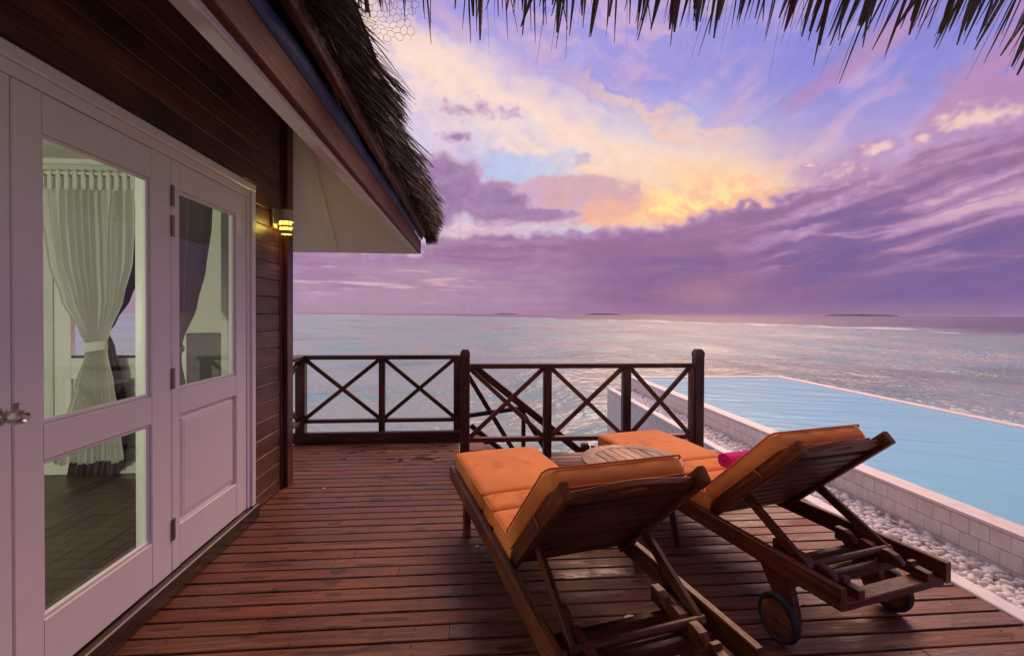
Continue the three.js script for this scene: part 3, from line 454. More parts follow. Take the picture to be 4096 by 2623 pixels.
// ---------------------------------------------------------------- room behind the doors
{
  const R = prng(31);
  const floor = sub('room_floor', house);
  for (let x = -5.19, i = 0; x < -1.72; x += 0.12, i++) { let z = -3.92; let cut = -3.92 + 0.3 + R() * 1.2; while (z < 1.5) { const e = Math.min(cut, 1.55); hp('plank', boxAt(x, x + 0.1185, 0.07, 0.1 + (R() - 0.5) * 0.0006, z, e - 0.0015, 0.0012), M.floorIn[Math.floor(R() * 3)], floor); z = e; cut = e + 1.0 + R() * 0.4; } }
  hp('room_floor_base', boxAt(-5.2, -1.57, 0.02, 0.068, -3.92, 1.59), M.under, floor);
  hp('room_ceiling', boxAt(-5.2, -1.721, 2.62, 2.66, -3.93, 1.6), M.wallIn);
  // end wall with a glazed door in it
  const we = sub('end_wall', house), W = (x0, x1, y0, y1, z0 = -3.99, z1 = -3.93) => hp('wall_panel', boxAt(x0, x1, y0, y1, z0, z1, 0.001), M.wallIn, we);
  W(-5.2, -3.36, 0, 3.0); W(-2.36, -1.64, 0, 3.0); W(-3.36, -2.36, 2.25, 3.0);
  hp('skirting', boxAt(-5.2, -1.73, 0.1, 0.19, -3.93, -3.915, 0.004), M.white, we);
  hp('cornice', boxAt(-5.2, -1.73, 2.57, 2.618, -3.93, -3.89, 0.01), M.white, we);
  const gd = sub('glazed_door', house), G = (n, ...q) => hp(n, boxAt(...q), M.white, gd);
  G('stile', -3.36, -3.235, 0.1, 2.25, -3.985, -3.94); G('stile', -2.47, -2.36, 0.1, 2.25, -3.985, -3.94);
  G('rail', -3.234, -2.471, 2.12, 2.25, -3.984, -3.941); G('rail', -3.234, -2.471, 0.86, 1.03, -3.984, -3.941); G('rail', -3.234, -2.471, 0.1, 0.3, -3.984, -3.941);
  hp('pane', new THREE.PlaneGeometry(0.76, 1.086).translate(-2.853, 1.575, -3.965), M.glass, gd);
  G('panel', -3.233, -2.472, 0.301, 0.859, -3.98, -3.96); G('raised_panel', -3.17, -2.535, 0.37, 0.79, -3.959, -3.946, 0.01);
  hp('glazing_gasket', boxAt(-3.234, -2.471, 1.0305, 1.052, -3.95, -3.9415, 0.001), M.granite, gd);
  hp('door_reveal', boxAt(-1.815, -1.68, 0.1, 2.5, -2.66, -2.6, 0.004), M.white);
  hp('room_side_wall', boxAt(-5.2, -1.565, 0, 3, 1.6, 1.7), M.wallIn);
}
// curtains
function drape(rows, n, pleats, depth, z, wob, seed) {                        // rows: [y, x centre, half width, pleat depth factor]
  const g = new THREE.PlaneGeometry(1, 1, n, 70), p = g.attributes.position, uv = g.attributes.uv;
  const at = (t) => { const f = t * (rows.length - 1), i = Math.min(rows.length - 2, Math.floor(f)), s = f - i, q = s * s * (3 - 2 * s); return [0, 1, 2, 3].map((k) => lerp(rows[i][k], rows[i + 1][k], k === 0 ? s : lerp(s, q, 0.6))); };
  for (let i = 0; i < p.count; i++) {
    const u = p.getX(i) + 0.5, t = 0.5 - p.getY(i), [y, c, hw, k] = at(t);
    const uu = u + 0.012 * (noise2(u * 9, t * 5, seed) - 0.5) * 4, ph = uu * pleats * 2 * Math.PI + 1.2 * noise2(u * 5 + 7, t * 2.5, seed + 1);
    p.setXYZ(i, c + (u - 0.5) * 2 * hw + 0.3 * depth * k * Math.cos(ph), y + wob * (noise2(u * 8, 3, seed + 2) - 0.5) * t * t, z + depth * k * (Math.sin(ph) + 0.35 * Math.sin(2 * ph + u * 9)));
    uv.setXY(i, u * 1.2, t * 2.2);
  }
  g.computeVertexNormals(); return g;
}
{
  const z = -3.8;
  const rod = thing('curtain_rod', 'white curtain rod above the window inside the room', 'curtain rod', [-3.0, 2.47, z]);
  part('rod', new THREE.CylinderGeometry(0.014, 0.014, 1.3, 16).rotateZ(Math.PI / 2), M.white, rod);
  for (const s of [-1, 1]) { part('finial', new THREE.SphereGeometry(0.024, 16, 12).translate(s * 0.66, 0, 0), M.white, rod); part('bracket', boxAt(s * 0.58 - 0.01, s * 0.58 + 0.01, -0.02, 0.02, -0.13, -0.015), M.white, rod); }
  const c1 = thing('window_curtain', 'white tab-top curtain gathered by a white tieback, seen through the near door', 'curtain', [-3.0, 0.15, z]);
  const sh = (rows) => rows.map(([y, x, w, k]) => [y - 0.15, x + 3.0, w, k]);
  part('drape', drape(sh([[2.36, -2.985, 0.335, 1], [2.1, -2.985, 0.325, 1], [1.8, -2.975, 0.3, 0.95], [1.5, -2.955, 0.225, 0.8], [1.24, -2.94, 0.105, 0.6], [1.15, -2.935, 0.07, 0.45], [1.06, -2.935, 0.078, 0.5], [0.85, -2.95, 0.13, 0.7], [0.5, -2.97, 0.2, 0.85], [0.23, -2.985, 0.25, 0.9]]), 240, 11, 0.022, 0, 0.05, 5), M.curtain, c1);
  const tie = new THREE.TorusGeometry(0.06, 0.004, 6, 40).rotateX(Math.PI / 2); { const p = tie.attributes.position; for (let i = 0; i < p.count; i++) { const y = p.getY(i) > 0 ? 0.036 : -0.036, a = Math.atan2(p.getZ(i), p.getX(i)), r = Math.hypot(p.getX(i), p.getZ(i)); p.setXYZ(i, Math.cos(a) * (r + 0.018) + 0.065, 0.985 + y + 0.012 * Math.cos(a * 1.0), Math.sin(a) * (r * 0.7 - 0.002)); } tie.computeVertexNormals(); }
  part('tieback', tie, M.curtain, c1);
  for (let i = 0; i < 12; i++) { const x = -0.31 + i * 0.06; const g = new THREE.TorusGeometry(0.021, 0.0025, 6, 20).scale(1, 1, 6).rotateY(Math.PI / 2).translate(x, 2.32, 0); part('tab', merge([g, boxAt(x - 0.015, x + 0.015, 2.19, 2.31, 0.018, 0.022, 0.0005), boxAt(x - 0.02, x + 0.01, 2.19, 2.31, -0.022, -0.018, 0.0005)]), M.curtain, c1); }
  const c2 = thing('window_curtain', 'dark purple curtain lining hanging behind the white gathered curtain', 'curtain', [-2.95, 0.1, z - 0.07]);
  const sh2 = (rows) => rows.map(([y, x, w, k]) => [y - 0.1, x + 2.95, w, k]);
  part('drape', drape(sh2([[2.36, -2.96, 0.3, 1], [2.1, -2.95, 0.31, 1], [1.8, -2.91, 0.3, 0.95], [1.5, -2.93, 0.21, 0.8], [1.32, -2.95, 0.12, 0.6], [1.22, -2.96, 0.07, 0.4], [1.1, -2.95, 0.1, 0.5], [0.85, -2.94, 0.14, 0.7], [0.5, -2.93, 0.2, 0.85], [0.12, -2.99, 0.22, 0.9]]), 160, 8, 0.02, 0, 0.12, 9), M.curtainDark, c2);
  // lilac curtain inside the far leaf
  const c3 = thing('door_curtain', 'lilac curtain drawn to one side behind the far glazed door leaf', 'curtain', [-1.8, 0.5, -2.95], -Math.PI / 2);
  part('drape', drape([[1.75, -0.11, 0.27, 1], [1.5, -0.1, 0.25, 1], [1.2, -0.07, 0.21, 0.9], [0.95, -0.05, 0.13, 0.7], [0.72, 0.03, 0.05, 0.5], [0.62, 0.04, 0.045, 0.5], [0.45, 0.02, 0.07, 0.6], [0.2, -0.01, 0.1, 0.7], [-0.1, -0.02, 0.12, 0.8], [-0.36, -0.03, 0.13, 0.8]], 120, 6, 0.02, 0, 0.05, 13), M.curtainLilac, c3);
  part('tieback', new THREE.TorusGeometry(0.04, 0.014, 8, 24).rotateX(Math.PI / 2).scale(1, 1.6, 0.7).translate(0.035, 0.68, 0), M.curtainLilac, c3);
  // black high-backed chair beyond
  const ch = thing('black_chair', 'black high-backed chair standing inside the room behind the far door', 'chair', [-2.08, 0.1, -3.62]);
  part('backrest', slabShape([[-0.17, 0.35], [0.2, 0.35], [0.2, 0.95], [0.14, 1.1], [0.06, 1.14], [-0.17, 1.14]], 0.05, 0.015).translate(0, 0, -0.16), M.chair, ch);
  part('seat', boxAt(-0.2, 0.22, 0.38, 0.45, -0.15, 0.25, 0.02), M.chair, ch);
  for (const x of [-0.17, 0.19]) for (const zz of [-0.14, 0.22]) part('leg', boxAt(x - 0.018, x + 0.018, 0, 0.38, zz - 0.018, zz + 0.018, 0.003), M.chair, ch);
  // the lamp that lights the room
  const fl = thing('floor_lamp', 'lit floor lamp inside the room, casting a greenish light on the walls', 'lamp', [-3.6, 0.1, -0.5]);
  part('base', new THREE.CylinderGeometry(0.14, 0.15, 0.025, 32).translate(0, 0.0125, 0), M.black, fl); part('pole', new THREE.CylinderGeometry(0.012, 0.012, 1.05, 12).translate(0, 0.55, 0), M.black, fl);
  part('lamp_globe', new THREE.SphereGeometry(0.14, 32, 20).translate(0, 1.2, 0), M.roomGlow, fl);
  const pl = new THREE.PointLight(new THREE.Color(0.95, 1, 0.8), 4.3); pl.position.set(-3.6, 1.3, -0.5); pl.castShadow = true; pl.shadow.radius = 4; scene.add(pl);
}
// wall lamp
{
  const l = thing('wall_lamp', 'grey cylinder wall lamp glowing yellow on the plank wall beside the doors', 'lamp', [-1.437, 2.0, -3.62]);
  part('mounting_plate', boxAt(-0.098, -0.08, 0.05, 0.19, -0.035, 0.035, 0.004), M.lampBody, l); part('arm', boxAt(-0.08, -0.04, 0.075, 0.165, -0.026, 0.026, 0.004), M.lampBody, l);
  const ring = (r0, r1, a, b) => new THREE.LatheGeometry([[r0, a], [r1 - 0.002, a], [r1, a + 0.002], [r1, b - 0.002], [r1 - 0.002, b], [r0, b], [r0, a]].map(([x, y]) => new THREE.Vector2(x, y)), 40);
  part('body', merge([new THREE.CylinderGeometry(0.049, 0.049, 0.088, 40).translate(0, 0.138, 0)]), M.lampBody, l);
  part('band', ring(0.04, 0.049, 0.05, 0.065), M.lampBody, l); part('band', ring(0.036, 0.049, 0.0, 0.027), M.lampBody, l);
  for (let i = 0; i < 3; i++) part('spacer', new THREE.CylinderGeometry(0.003, 0.003, 0.07, 8).translate(0.046 * Math.cos(i * 2.09 + 0.9), 0.062, 0.046 * Math.sin(i * 2.09 + 0.9)), M.lampBody, l);
  part('glass_tube', new THREE.CylinderGeometry(0.038, 0.038, 0.09, 32).translate(0, 0.05, 0), M.lampGlow, l);
  const p = new THREE.PointLight(new THREE.Color(1, 0.7, 0.14), 0.17); p.position.set(-1.437, 2.05, -3.62); p.castShadow = true; p.shadow.radius = 2; scene.add(p);
}

// ---------------------------------------------------------------- thatch straw
function strawGeo(n = 4) {                                                     // unit blade along -y, folded lengthwise, pointed
  const pos = [], uv = [], idx = [];
  for (let i = 0; i <= n; i++) { const t = i / n, w = (t < 0.74 ? 1 - 0.2 * t : 0.85 - (t - 0.74) / 0.26 * 0.6) * 0.5; pos.push(-w, -t, 0, 0, -t, 0.35 * w, w, -t, 0); uv.push(0, t, 0.5, t, 1, t); }
  for (let i = 0; i < n; i++) for (let k = 0; k < 2; k++) { const a = i * 3 + k; idx.push(a, a + 3, a + 1, a + 1, a + 3, a + 4); }
  const g = new THREE.BufferGeometry(); g.setAttribute('position', new THREE.Float32BufferAttribute(pos, 3)); g.setAttribute('uv', new THREE.Float32BufferAttribute(uv, 2)); g.setIndex(idx); g.computeVertexNormals(); return g;
}
function straws(name, list, parent) {                                          // list: [position, direction, length, width, tint, roll]
  const m = new THREE.InstancedMesh(strawGeo(), M.straw, list.length); m.name = name; m.userData.kind = 'stuff'; m.castShadow = m.receiveShadow = true;
  const q = new THREE.Matrix4(), c = new THREE.Color();
  list.forEach(([p, d, l, w, tint, roll], i) => {
    const y = d.clone().normalize().negate(), z = V(Math.cos(roll), Math.sin(roll) * 0.4, Math.sin(roll)), x = y.clone().cross(z).normalize(); z.copy(x).cross(y).normalize();
    q.makeBasis(x.multiplyScalar(w), y.multiplyScalar(l), z.multiplyScalar(w)).setPosition(p); m.setMatrixAt(i, q); c.setRGB(...tint); m.setColorAt(i, c);
  });
  parent.add(m); return m;
}
const tintOf = (R) => { const k = 0.4 + R() * R() * R() * 3.4, g = R(); return [k * 1.05, k * (0.95 + 0.25 * g), k * (0.85 + 0.2 * g)]; };
{
  const R = prng(41), L = [];
  const off = (v) => v.add(V(1.5, 0, 2)), ex2 = (z) => -0.064 + 0.0102 * z;  // follows the eave
  const push = (tip, d, l, w) => { d.normalize(); L.push([off(tip.clone().addScaledVector(d, -l)), d, l, w, tintOf(R), R() * 6.28]); };
  for (let i = 0; i < 15000; i++) {                                            // eave facing the terrace: tips along the ragged edge
    const z = -4.95 + R() * 5.4, q = R(), far = Math.pow(R(), 2.4) * 0.15 * (0.35 + noise2(z * 5 + 40, 1, 9) * 1.3), h = R();
    push(V(-0.415 + ex2(z) + 0.05 * h + far, 2.235 + 0.17 * h + 0.03 * (R() - 0.5) - far * 0.4, z), V(1, -0.65 - 0.55 * R(), (R() - 0.5) * 0.45 - 0.12), 0.18 + R() * 0.24, 0.0032 + R() * 0.0065);
  }
  for (let i = 0; i < 1300; i++) { const z = -4.9 + R() * 5.2, h = R(); push(V(-0.4 + ex2(z) + 0.05 * h + 0.05 * R() * R(), 2.22 + 0.19 * h, z), V(1, -0.6 - 0.6 * R(), (R() - 0.5) * 0.6 - 0.1), 0.16 + R() * 0.2, 0.009 + R() * 0.011); }  // flat palm leaf strips
  for (let i = 0; i < 220; i++) { const z = -4.5 + R() * 3.6; push(V(-0.4 + ex2(z) + R() * 0.09, 2.21 - R() * 0.11, z), V(0.45, -1, (R() - 0.5) * 0.3), 0.2 + R() * 0.15, 0.002 + R() * 0.003); }
  for (let i = 0; i < 260; i++) { const z = -4.7 + R() * 3.8; push(V(-0.3 + ex2(z) + R() * 0.07, 2.31 + R() * 0.1, z), V(1, -0.5 - 0.4 * R(), (R() - 0.5) * 0.7), 0.3, 0.0015 + R() * 0.002); }
  for (let i = 0; i < 2600; i++) {                                             // corner tuft
    const a = R() * 1.57, u = R(); const o = V(Math.sin(a), 0, -Math.cos(a));
    push(V(-0.52, 2.12 + 0.26 * u, -4.8).addScaledVector(o, 0.06 + 0.09 * R()), V(o.x, -0.8 - 0.6 * R(), o.z * 0.8), 0.15 + R() * 0.2, 0.002 + R() * 0.005);
  }
  for (let i = 0; i < 3000; i++) { const x = -0.5 - R() * 3.2; push(V(x, 2.2 + R() * 0.2, -4.9 - R() * 0.1), V((R() - 0.5) * 0.4, -0.8 - 0.5 * R(), -1), 0.15 + R() * 0.2, 0.0025 + R() * 0.006); }
  straws('thatch_straw', L, house.children.find((c) => c.name === 'roof'));
}
// terrace roof above the camera, its fringe hanging into the view
{
  const R = prng(43);
  const t = thing('terrace_roof', 'thatched terrace roof whose ragged fringe hangs over the top of the view', 'roof', [2, 2.7, -1.5]);
  const y0 = 2.82, z0 = -1.55, g = slabShape([[z0, y0], [1.6, y0 + 3.15], [4.6, y0 + 0.4], [4.6, y0 + 0.62], [1.6, y0 + 3.42], [z0 - 0.06, y0 + 0.2]].map(([z, y]) => [-z, y]).reverse(), 7.2, 0).rotateY(Math.PI / 2).translate(2.75, 0, 0);
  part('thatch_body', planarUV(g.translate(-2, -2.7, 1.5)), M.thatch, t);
  const rf = part('rafter', merge([0, 1, 2, 3, 4, 5, 6].map((i) => beam(V(-2.2 + i * 0.9, y0 - 2.7 - 0.03, z0 + 1.5 + 0.02), V(-2.2 + i * 0.9, y0 - 2.7 + 2.9, z0 + 1.5 + 2.95), 0.09, 0.05, 0.003))), M.batten, t);
  const L = [];
  const add = (px, len, w, lean, fwd) => L.push([V(px - 2, y0 - 2.7 + 0.03 + R() * 0.05, z0 + 1.5 - 0.02 - R() * 0.05), V(lean, -1, -fwd), len, w, [0.4 + R() * 0.8, 0.4 + R() * 0.65, 0.4 + R() * 0.5], Math.PI / 2 + (R() - 0.5) * 2.2]);
  for (let x = -0.5; x < 4.4;) {                                              // clumps of blades along the eave
    const n = 2 + Math.floor(R() * 7), big = R(), lean = (R() - 0.5) * 0.16;
    for (let k = 0; k < n; k++) { const w = R() < 0.35 ? 0.015 + 0.014 * R() : 0.005 + 0.008 * R(); add(x + (R() - 0.5) * 0.08, 0.318 + R() * 0.07 + big * big * big * R() * 0.19, w, lean + (R() - 0.5) * (R() < 0.12 ? 0.9 : 0.24), 0.42 + R() * 0.3); }
    x += 0.028 + R() * 0.06;
  }
  for (let i = 0; i < 26; i++) add(-0.4 + R() * 4.6, 0.4 + R() * 0.2, 0.0018, (R() - 0.5) * 0.5, 0.45 + R() * 0.2);
  straws('thatch_fringe', L, t);
}
// chicken wire hanging from the thatch at the inner corner
{
  const w = thing('chicken_wire', 'torn scrap of hexagonal chicken wire hanging from the thatch', 'wire netting', [-0.42, 2.76, -2.0]);
  const segs = [], s = 0.0165, R = prng(47), H = (c, r) => { const x = c * s * 1.732 + (r % 2 ? s * 0.866 : 0), y = -r * s * 1.5; return [x, y]; };
  const warp = (x, y) => V(x + 0.02 * noise2(x * 20, y * 14, 3), y + 0.02 * noise2(x * 18 + 9, y * 20, 4), 0.05 * noise2(x * 9, y * 9, 5) - 0.03 * y);
  const inside = (x, y) => x < 0.165 + 0.05 * noise2(y * 25, 1, 6) + 0.25 * y * (y < -0.12 ? 1 : 0) && y > -0.26 + 0.9 * Math.max(0, x - 0.09) + 0.06 * noise2(x * 30, 2, 8);
  for (let r = 0; r < 14; r++) for (let c = -2; c < 9; c++) { const [x, y] = H(c, r); for (const [a0, a1] of [[30, 90], [90, 150], [150, 210]]) { const p = [x + s * Math.cos(a0 * rad), y + s * Math.sin(a0 * rad)], q = [x + s * Math.cos(a1 * rad), y + s * Math.sin(a1 * rad)]; if (inside(...p) && inside(...q)) segs.push(beam(warp(...p), warp(...q), 0.0011, 0.0011, 0.0001)); } }
  part('mesh_wire', merge(segs), M.wire, w);
}

// ---------------------------------------------------------------- railings
const postGeo = (h, w) => prism([[-w, -w + 0.006], [-w, w - 0.006], [-w + 0.006, w], [w - 0.006, w], [w, w - 0.006], [w, -w + 0.006], [w - 0.006, -w], [-w + 0.006, -w]], h, uvSeed() * 3, uvSeed()).applyMatrix4(mat4(V(0, 1, 0), V(-1, 0, 0), V(0, 0, 1), V(0, h / 2, 0)));
const capGeo = (w) => merge([new THREE.CylinderGeometry(w * 0.62 * 1.414, w * 1.414, 0.032, 4, 1).rotateY(Math.PI / 4).translate(0, 0.016 + 0.052, 0).toNonIndexed(), boxAt(-w, w, 0, 0.0515, -w, w, 0.003)].map((g) => { g.computeVertexNormals(); return planarUV(g); }));
function cross(parent, p, q, yb, yt, z, m, w = 0.042) {
  part('brace', beam(V(p, yb, z + 0.0), V(q, yt, z + 0.0), w, 0.03, 0.003, V(0, 1, 0)), m, parent);
  part('brace', beam(V(p, yt, z - 0.001), V(q, yb, z - 0.001), w, 0.0285, 0.003, V(0, 1, 0)), m, parent);
}
{ // far left railing
  const z = -5.15, r = thing('deck_railing', 'left dark railing with two crossed panels above a kick board at the deck corner', 'railing', [-1.0, 0, z]);
  const X = (x) => x + 1.0;
  part('post', boxAt(X(-1.94), X(-1.84), 0, 0.9, -0.045, 0.045, 0.005), M.rail, r); part('post', boxAt(X(-1.02) - 0.035, X(-1.02) + 0.03, 0.1, 0.895, -0.03, 0.03, 0.004), M.rail, r); part('post', boxAt(X(-0.235), X(-0.155), 0, 0.9, -0.045, 0.045, 0.005), M.rail, r);
  part('top_rail', boxAt(X(-1.95), X(-0.13), 0.895, 0.94, -0.05, 0.05, 0.006), M.rail, r); part('bottom_rail', boxAt(X(-1.838), X(-0.237), 0.2, 0.238, -0.033, 0.033, 0.004), M.rail, r);
  part('kick_board', boxAt(X(-1.94), X(-0.15), 0, 0.115, 0.0465, 0.125, 0.012), M.rail, r);
  cross(r, X(-1.84), X(-1.055), 0.25, 0.89, 0, M.rail); cross(r, X(-0.99), X(-0.235), 0.25, 0.89, 0, M.rail);
  const s = thing('deck_railing', 'short dark side railing running back to the house corner', 'railing', [-1.9, 0, -4.6]);
  part('top_rail', boxAt(-0.05, 0.05, 0.894, 0.938, -0.498, 0.56, 0.006), M.rail, s); part('bottom_rail', boxAt(-0.033, 0.033, 0.2, 0.24, -0.5, 0.56, 0.004), M.rail, s);
  part('brace', beam(V(0, 0.24, -0.5), V(0, 0.89, 0.5), 0.042, 0.03), M.rail, s); part('brace', beam(V(0.001, 0.89, -0.5), V(0.001, 0.24, 0.5), 0.042, 0.0285), M.rail, s);
  part('post', boxAt(-0.04, 0.04, 0, 0.9, 0.5, 0.58, 0.004), M.rail, s);
}
{ // railing in front of the stairs
  const z = -4.475, r = thing('deck_railing', 'long dark railing of three crossed panels between two capped posts', 'railing', [1.08, 0, z]);
  const X = (x) => x - 1.08;
  for (const x of [-0.095, 2.262]) { const g = sub('post', r); g.position.set(X(x), 0, 0); part('shaft', postGeo(0.958, 0.0465), M.rail, g); part('neck', boxAt(-0.041, 0.041, 0.9585, 0.97, -0.041, 0.041, 0.001), M.rail, g); part('cap', capGeo(0.0465).translate(0, 0.9705, 0), M.rail, g); }
  const xs = [0.715, 1.515];
  part('post', boxAt(X(0.675), X(0.755), -0.1, 0.868, -0.04, 0.04, 0.005), M.rail, r); part('post', boxAt(X(1.475), X(1.555), -0.1, 0.868, -0.04, 0.04, 0.005), M.rail, r);
  part('post', boxAt(X(2.17), X(2.213), 0.0, 0.868, -0.03, 0.03, 0.004), M.railB, r);
  part('top_rail', boxAt(X(-0.047), X(2.23), 0.8685, 0.914, -0.048, 0.048, 0.006), M.rail, r);
  for (const [a, b] of [[-0.047, 0.674], [0.756, 1.474], [1.556, 2.169]]) { part('bottom_rail', boxAt(X(a), X(b), 0.15, 0.193, -0.03, 0.035, 0.004), M.railB, r); cross(r, X(a), X(b), 0.195, 0.865, 0, M.railB); }
}
{ // stair down to the water
  const s = thing('sea_stair', 'dark wooden stair with crossed handrails descending to the water behind the railing', 'stairs', [0, 0, -4.9]);
  part('handrail', beam(V(0.0, 0.845, 0.13), V(1.14, -0.075, 0.13), 0.07, 0.05), M.rail, s); part('lower_rail', beam(V(-0.04, 0.24, 0.13), V(1.1, -0.7, 0.13), 0.05, 0.04), M.rail, s);
  for (const dz of [0.13, -0.7]) { const g = sub('newel_post', s); g.position.set(1.17 + (dz < 0 ? 0.2 : 0), -1.75, dz); part('shaft', postGeo(dz < 0 ? 1.3 : 1.7, 0.043), M.rail, g); part('cap', capGeo(0.043).translate(0, dz < 0 ? 1.3005 : 1.7005, 0), M.rail, g); part('stringer', beam(V(-0.05, -0.1, dz), V(1.25, -1.4, dz), 0.2, 0.04), M.rail, s); }
  part('cross_rail', beam(V(-0.1, 0.155, -0.7), V(0.62, 0.25, -0.7), 0.05, 0.045), M.rail, s); part('baluster', boxAt(0.575, 0.625, -0.9, 0.215, -0.725, -0.675, 0.003), M.rail, s);
  part('brace', beam(V(-0.14, 0.74, -0.735), V(0.5, -0.32, -0.735), 0.055, 0.03), M.rail, s); part('brace', beam(V(0.56, 0.23, -0.735), V(0.95, -0.4, -0.735), 0.055, 0.03), M.rail, s);
  for (let i = 0; i < 6; i++) part('tread', boxAt(0.0 + i * 0.2, 0.24 + i * 0.2, -0.2 - i * 0.2, -0.165 - i * 0.2, -0.59, 0.09, 0.004), M.deck[i % 5], s);
  part('landing', boxAt(-0.09, 0.1, -0.035, 0.0, -0.4, 0.2, 0.004), M.deck[2], s);
}

// ---------------------------------------------------------------- pool and pebble trough
{
  const xw = 3.03, yr = 0.188, zEnd = -8.72, zNear = 1.0, xf = 5.98;
  const pool = thing('swimming_pool', 'raised infinity pool with pale tiled side and white rim beside the deck', 'pool', [4.5, 0, -4]);
  const P = (n, g, m) => part(n, g.translate(-4.5, 0, 4), m, pool);
  P('shell', merge([boxAt(xw + 0.012, xw + 0.15, -1.9, yr - 0.03, zEnd + 0.012, zNear, 0.001), boxAt(xf, xf + 0.15, -1.9, yr - 0.03, zEnd + 0.012, zNear, 0.001), boxAt(xw + 0.151, xf - 0.001, -1.9, yr - 0.03, zEnd + 0.012, zEnd + 0.15, 0.001), boxAt(xw + 0.151, xf - 0.001, -1.9, yr - 0.03, zNear - 0.15, zNear, 0.001)]), M.grout);
  P('basin', merge([boxAt(xw + 0.1505, xw + 0.16, -0.75, yr - 0.031, zEnd + 0.16, zNear - 0.16, 0.001), boxAt(xf - 0.01, xf - 0.0005, -0.75, yr - 0.031, zEnd + 0.16, zNear - 0.16, 0.001), boxAt(xw + 0.161, xf - 0.011, -0.75, yr - 0.031, zEnd + 0.1505, zEnd + 0.16, 0.001), boxAt(xw + 0.16, xf - 0.01, -0.8, -0.752, zEnd + 0.16, zNear - 0.16, 0.001)]), M.poolFloor);
  const rim = (y, d) => [[y - 0.03, -d], [y - 0.024, -d - 0.008], [y - 0.012, -d - 0.011], [y - 0.002, -d - 0.007], [y, -d + 0.004], [y, d - 0.02], [y - 0.016, d], [y - 0.03, d]];
  P('coping', prism(rim(yr, 0.078), zNear - zEnd, 0, 0).applyMatrix4(mat4(V(0, 0, -1), V(0, 1, 0), V(1, 0, 0), V(0, 0, 0))).translate(xw + 0.078, 0, (zEnd + zNear) / 2), M.coping);
  P('coping', boxAt(xf - 0.006, xf + 0.156, yr - 0.03, yr - 0.001, zEnd, zNear, 0.008), M.coping); P('coping', boxAt(xw + 0.157, xf - 0.007, yr - 0.03, yr - 0.0005, zEnd, zEnd + 0.155, 0.008), M.coping);
  const R = prng(53), tw = 0.111, th = 0.0975; let count = 0; const rest = [];
  for (let row = 0; row < 3; row++) for (let i = 0; i < 66; i++) {
    const z1 = -1.45 - i * tw + (row % 2 ? tw / 2 : 0), z0 = Math.max(z1 - tw + 0.0032, zEnd + 0.002); if (z0 > z1 - 0.01) continue;
    const yT = yr - 0.032 - row * th, yB = yT - th + 0.0032;
    const g = boxAt(xw - 0.001 - R() * 0.0012, xw + 0.0115, yB, yT, z0, z1, 0.0015);
    if (count < 300) { P('tile', g, M.tile[Math.floor(R() * 3)]); count++; } else rest.push(g.translate(-4.5, 0, 4));
  }
  for (let i = 0; i < 26; i++) for (let row = 0; row < 14; row++) { const x0 = xw + 0.02 + i * tw; rest.push(boxAt(x0, x0 + tw - 0.0032, yr - 0.032 - (row + 1) * th + 0.0032, yr - 0.032 - row * th, zEnd, zEnd + 0.0115, 0.0015).translate(-4.5, 0, 4)); }
  part('far_tiles', merge(rest), M.tile[0], pool).userData.kind = 'stuff';
  const wg = new THREE.PlaneGeometry(xf - xw - 0.15 - 0.02, zNear - zEnd - 0.31).rotateX(-Math.PI / 2); { const p = wg.attributes.position, uv = wg.attributes.uv; for (let i = 0; i < 4; i++) uv.setXY(i, p.getX(i) * 0.94 + p.getZ(i) * 0.34, p.getZ(i) * 0.94 - p.getX(i) * 0.34); }
  const water = part('pool_water', wg, M.poolWater, scene); water.position.set((xw + 0.15 + xf) / 2, yr - 0.014, (zNear + zEnd) / 2); structure(water, 'still pale blue pool water reaching up to the white rim');

  // trough
  const tr = thing('pebble_trough', 'white kerbed tiled trough full of white pebbles between the deck and the pool', 'planter', [2.77, 0, -4]);
  const T = (n, g, m) => part(n, g.translate(-2.77, 0, 4), m, tr), xo = 2.512, zT = -8.5;
  T('kerb', boxAt(xo - 0.003, xo + 0.1, -0.06, 0.006, zT, zNear, 0.006), M.curb); T('kerb', boxAt(xo + 0.101, xw - 0.004, -0.06, 0.005, zT, zT + 0.08, 0.006), M.curb);
  T('shell', merge([boxAt(xo + 0.012, xo + 0.09, -1.9, -0.061, zT + 0.012, zNear, 0.001), boxAt(xo + 0.091, xw - 0.004, -1.9, -0.061, zT + 0.012, zT + 0.08, 0.001)]), M.grout);
  T('bed', boxAt(xo + 0.101, xw - 0.003, -0.2, -0.085, zT + 0.081, zNear, 0.001), M.gravelBed);
  let n = 0; const rest2 = [];
  for (let row = 0; row < 14; row++) for (let i = 0; i < 38; i++) {
    const z1 = -4.58 - i * tw + (row % 2 ? tw / 2 : 0), z0 = Math.max(z1 - tw + 0.0032, zT + 0.002); if (z0 > z1 - 0.01 || z0 < zT) continue;
    const yT = -0.063 - row * th, g = boxAt(xo - 0.001 - R() * 0.0012, xo + 0.0115, yT - th + 0.0032, yT, z0, z1, 0.0015);
    if (n < 300) { T('tile', g, M.tile[Math.floor(R() * 3)]); n++; } else rest2.push(g.translate(-2.77, 0, 4));
  }
  for (let row = 0; row < 14; row++) for (let i = 0; i < 5; i++) rest2.push(boxAt(xo + 0.014 + i * 0.1, xo + 0.11 + i * 0.1, -0.063 - (row + 1) * th + 0.0032, -0.063 - row * th, zT, zT + 0.0115, 0.0015).translate(-2.77, 0, 4));
  part('far_tiles', merge(rest2), M.tile[1], tr).userData.kind = 'stuff';
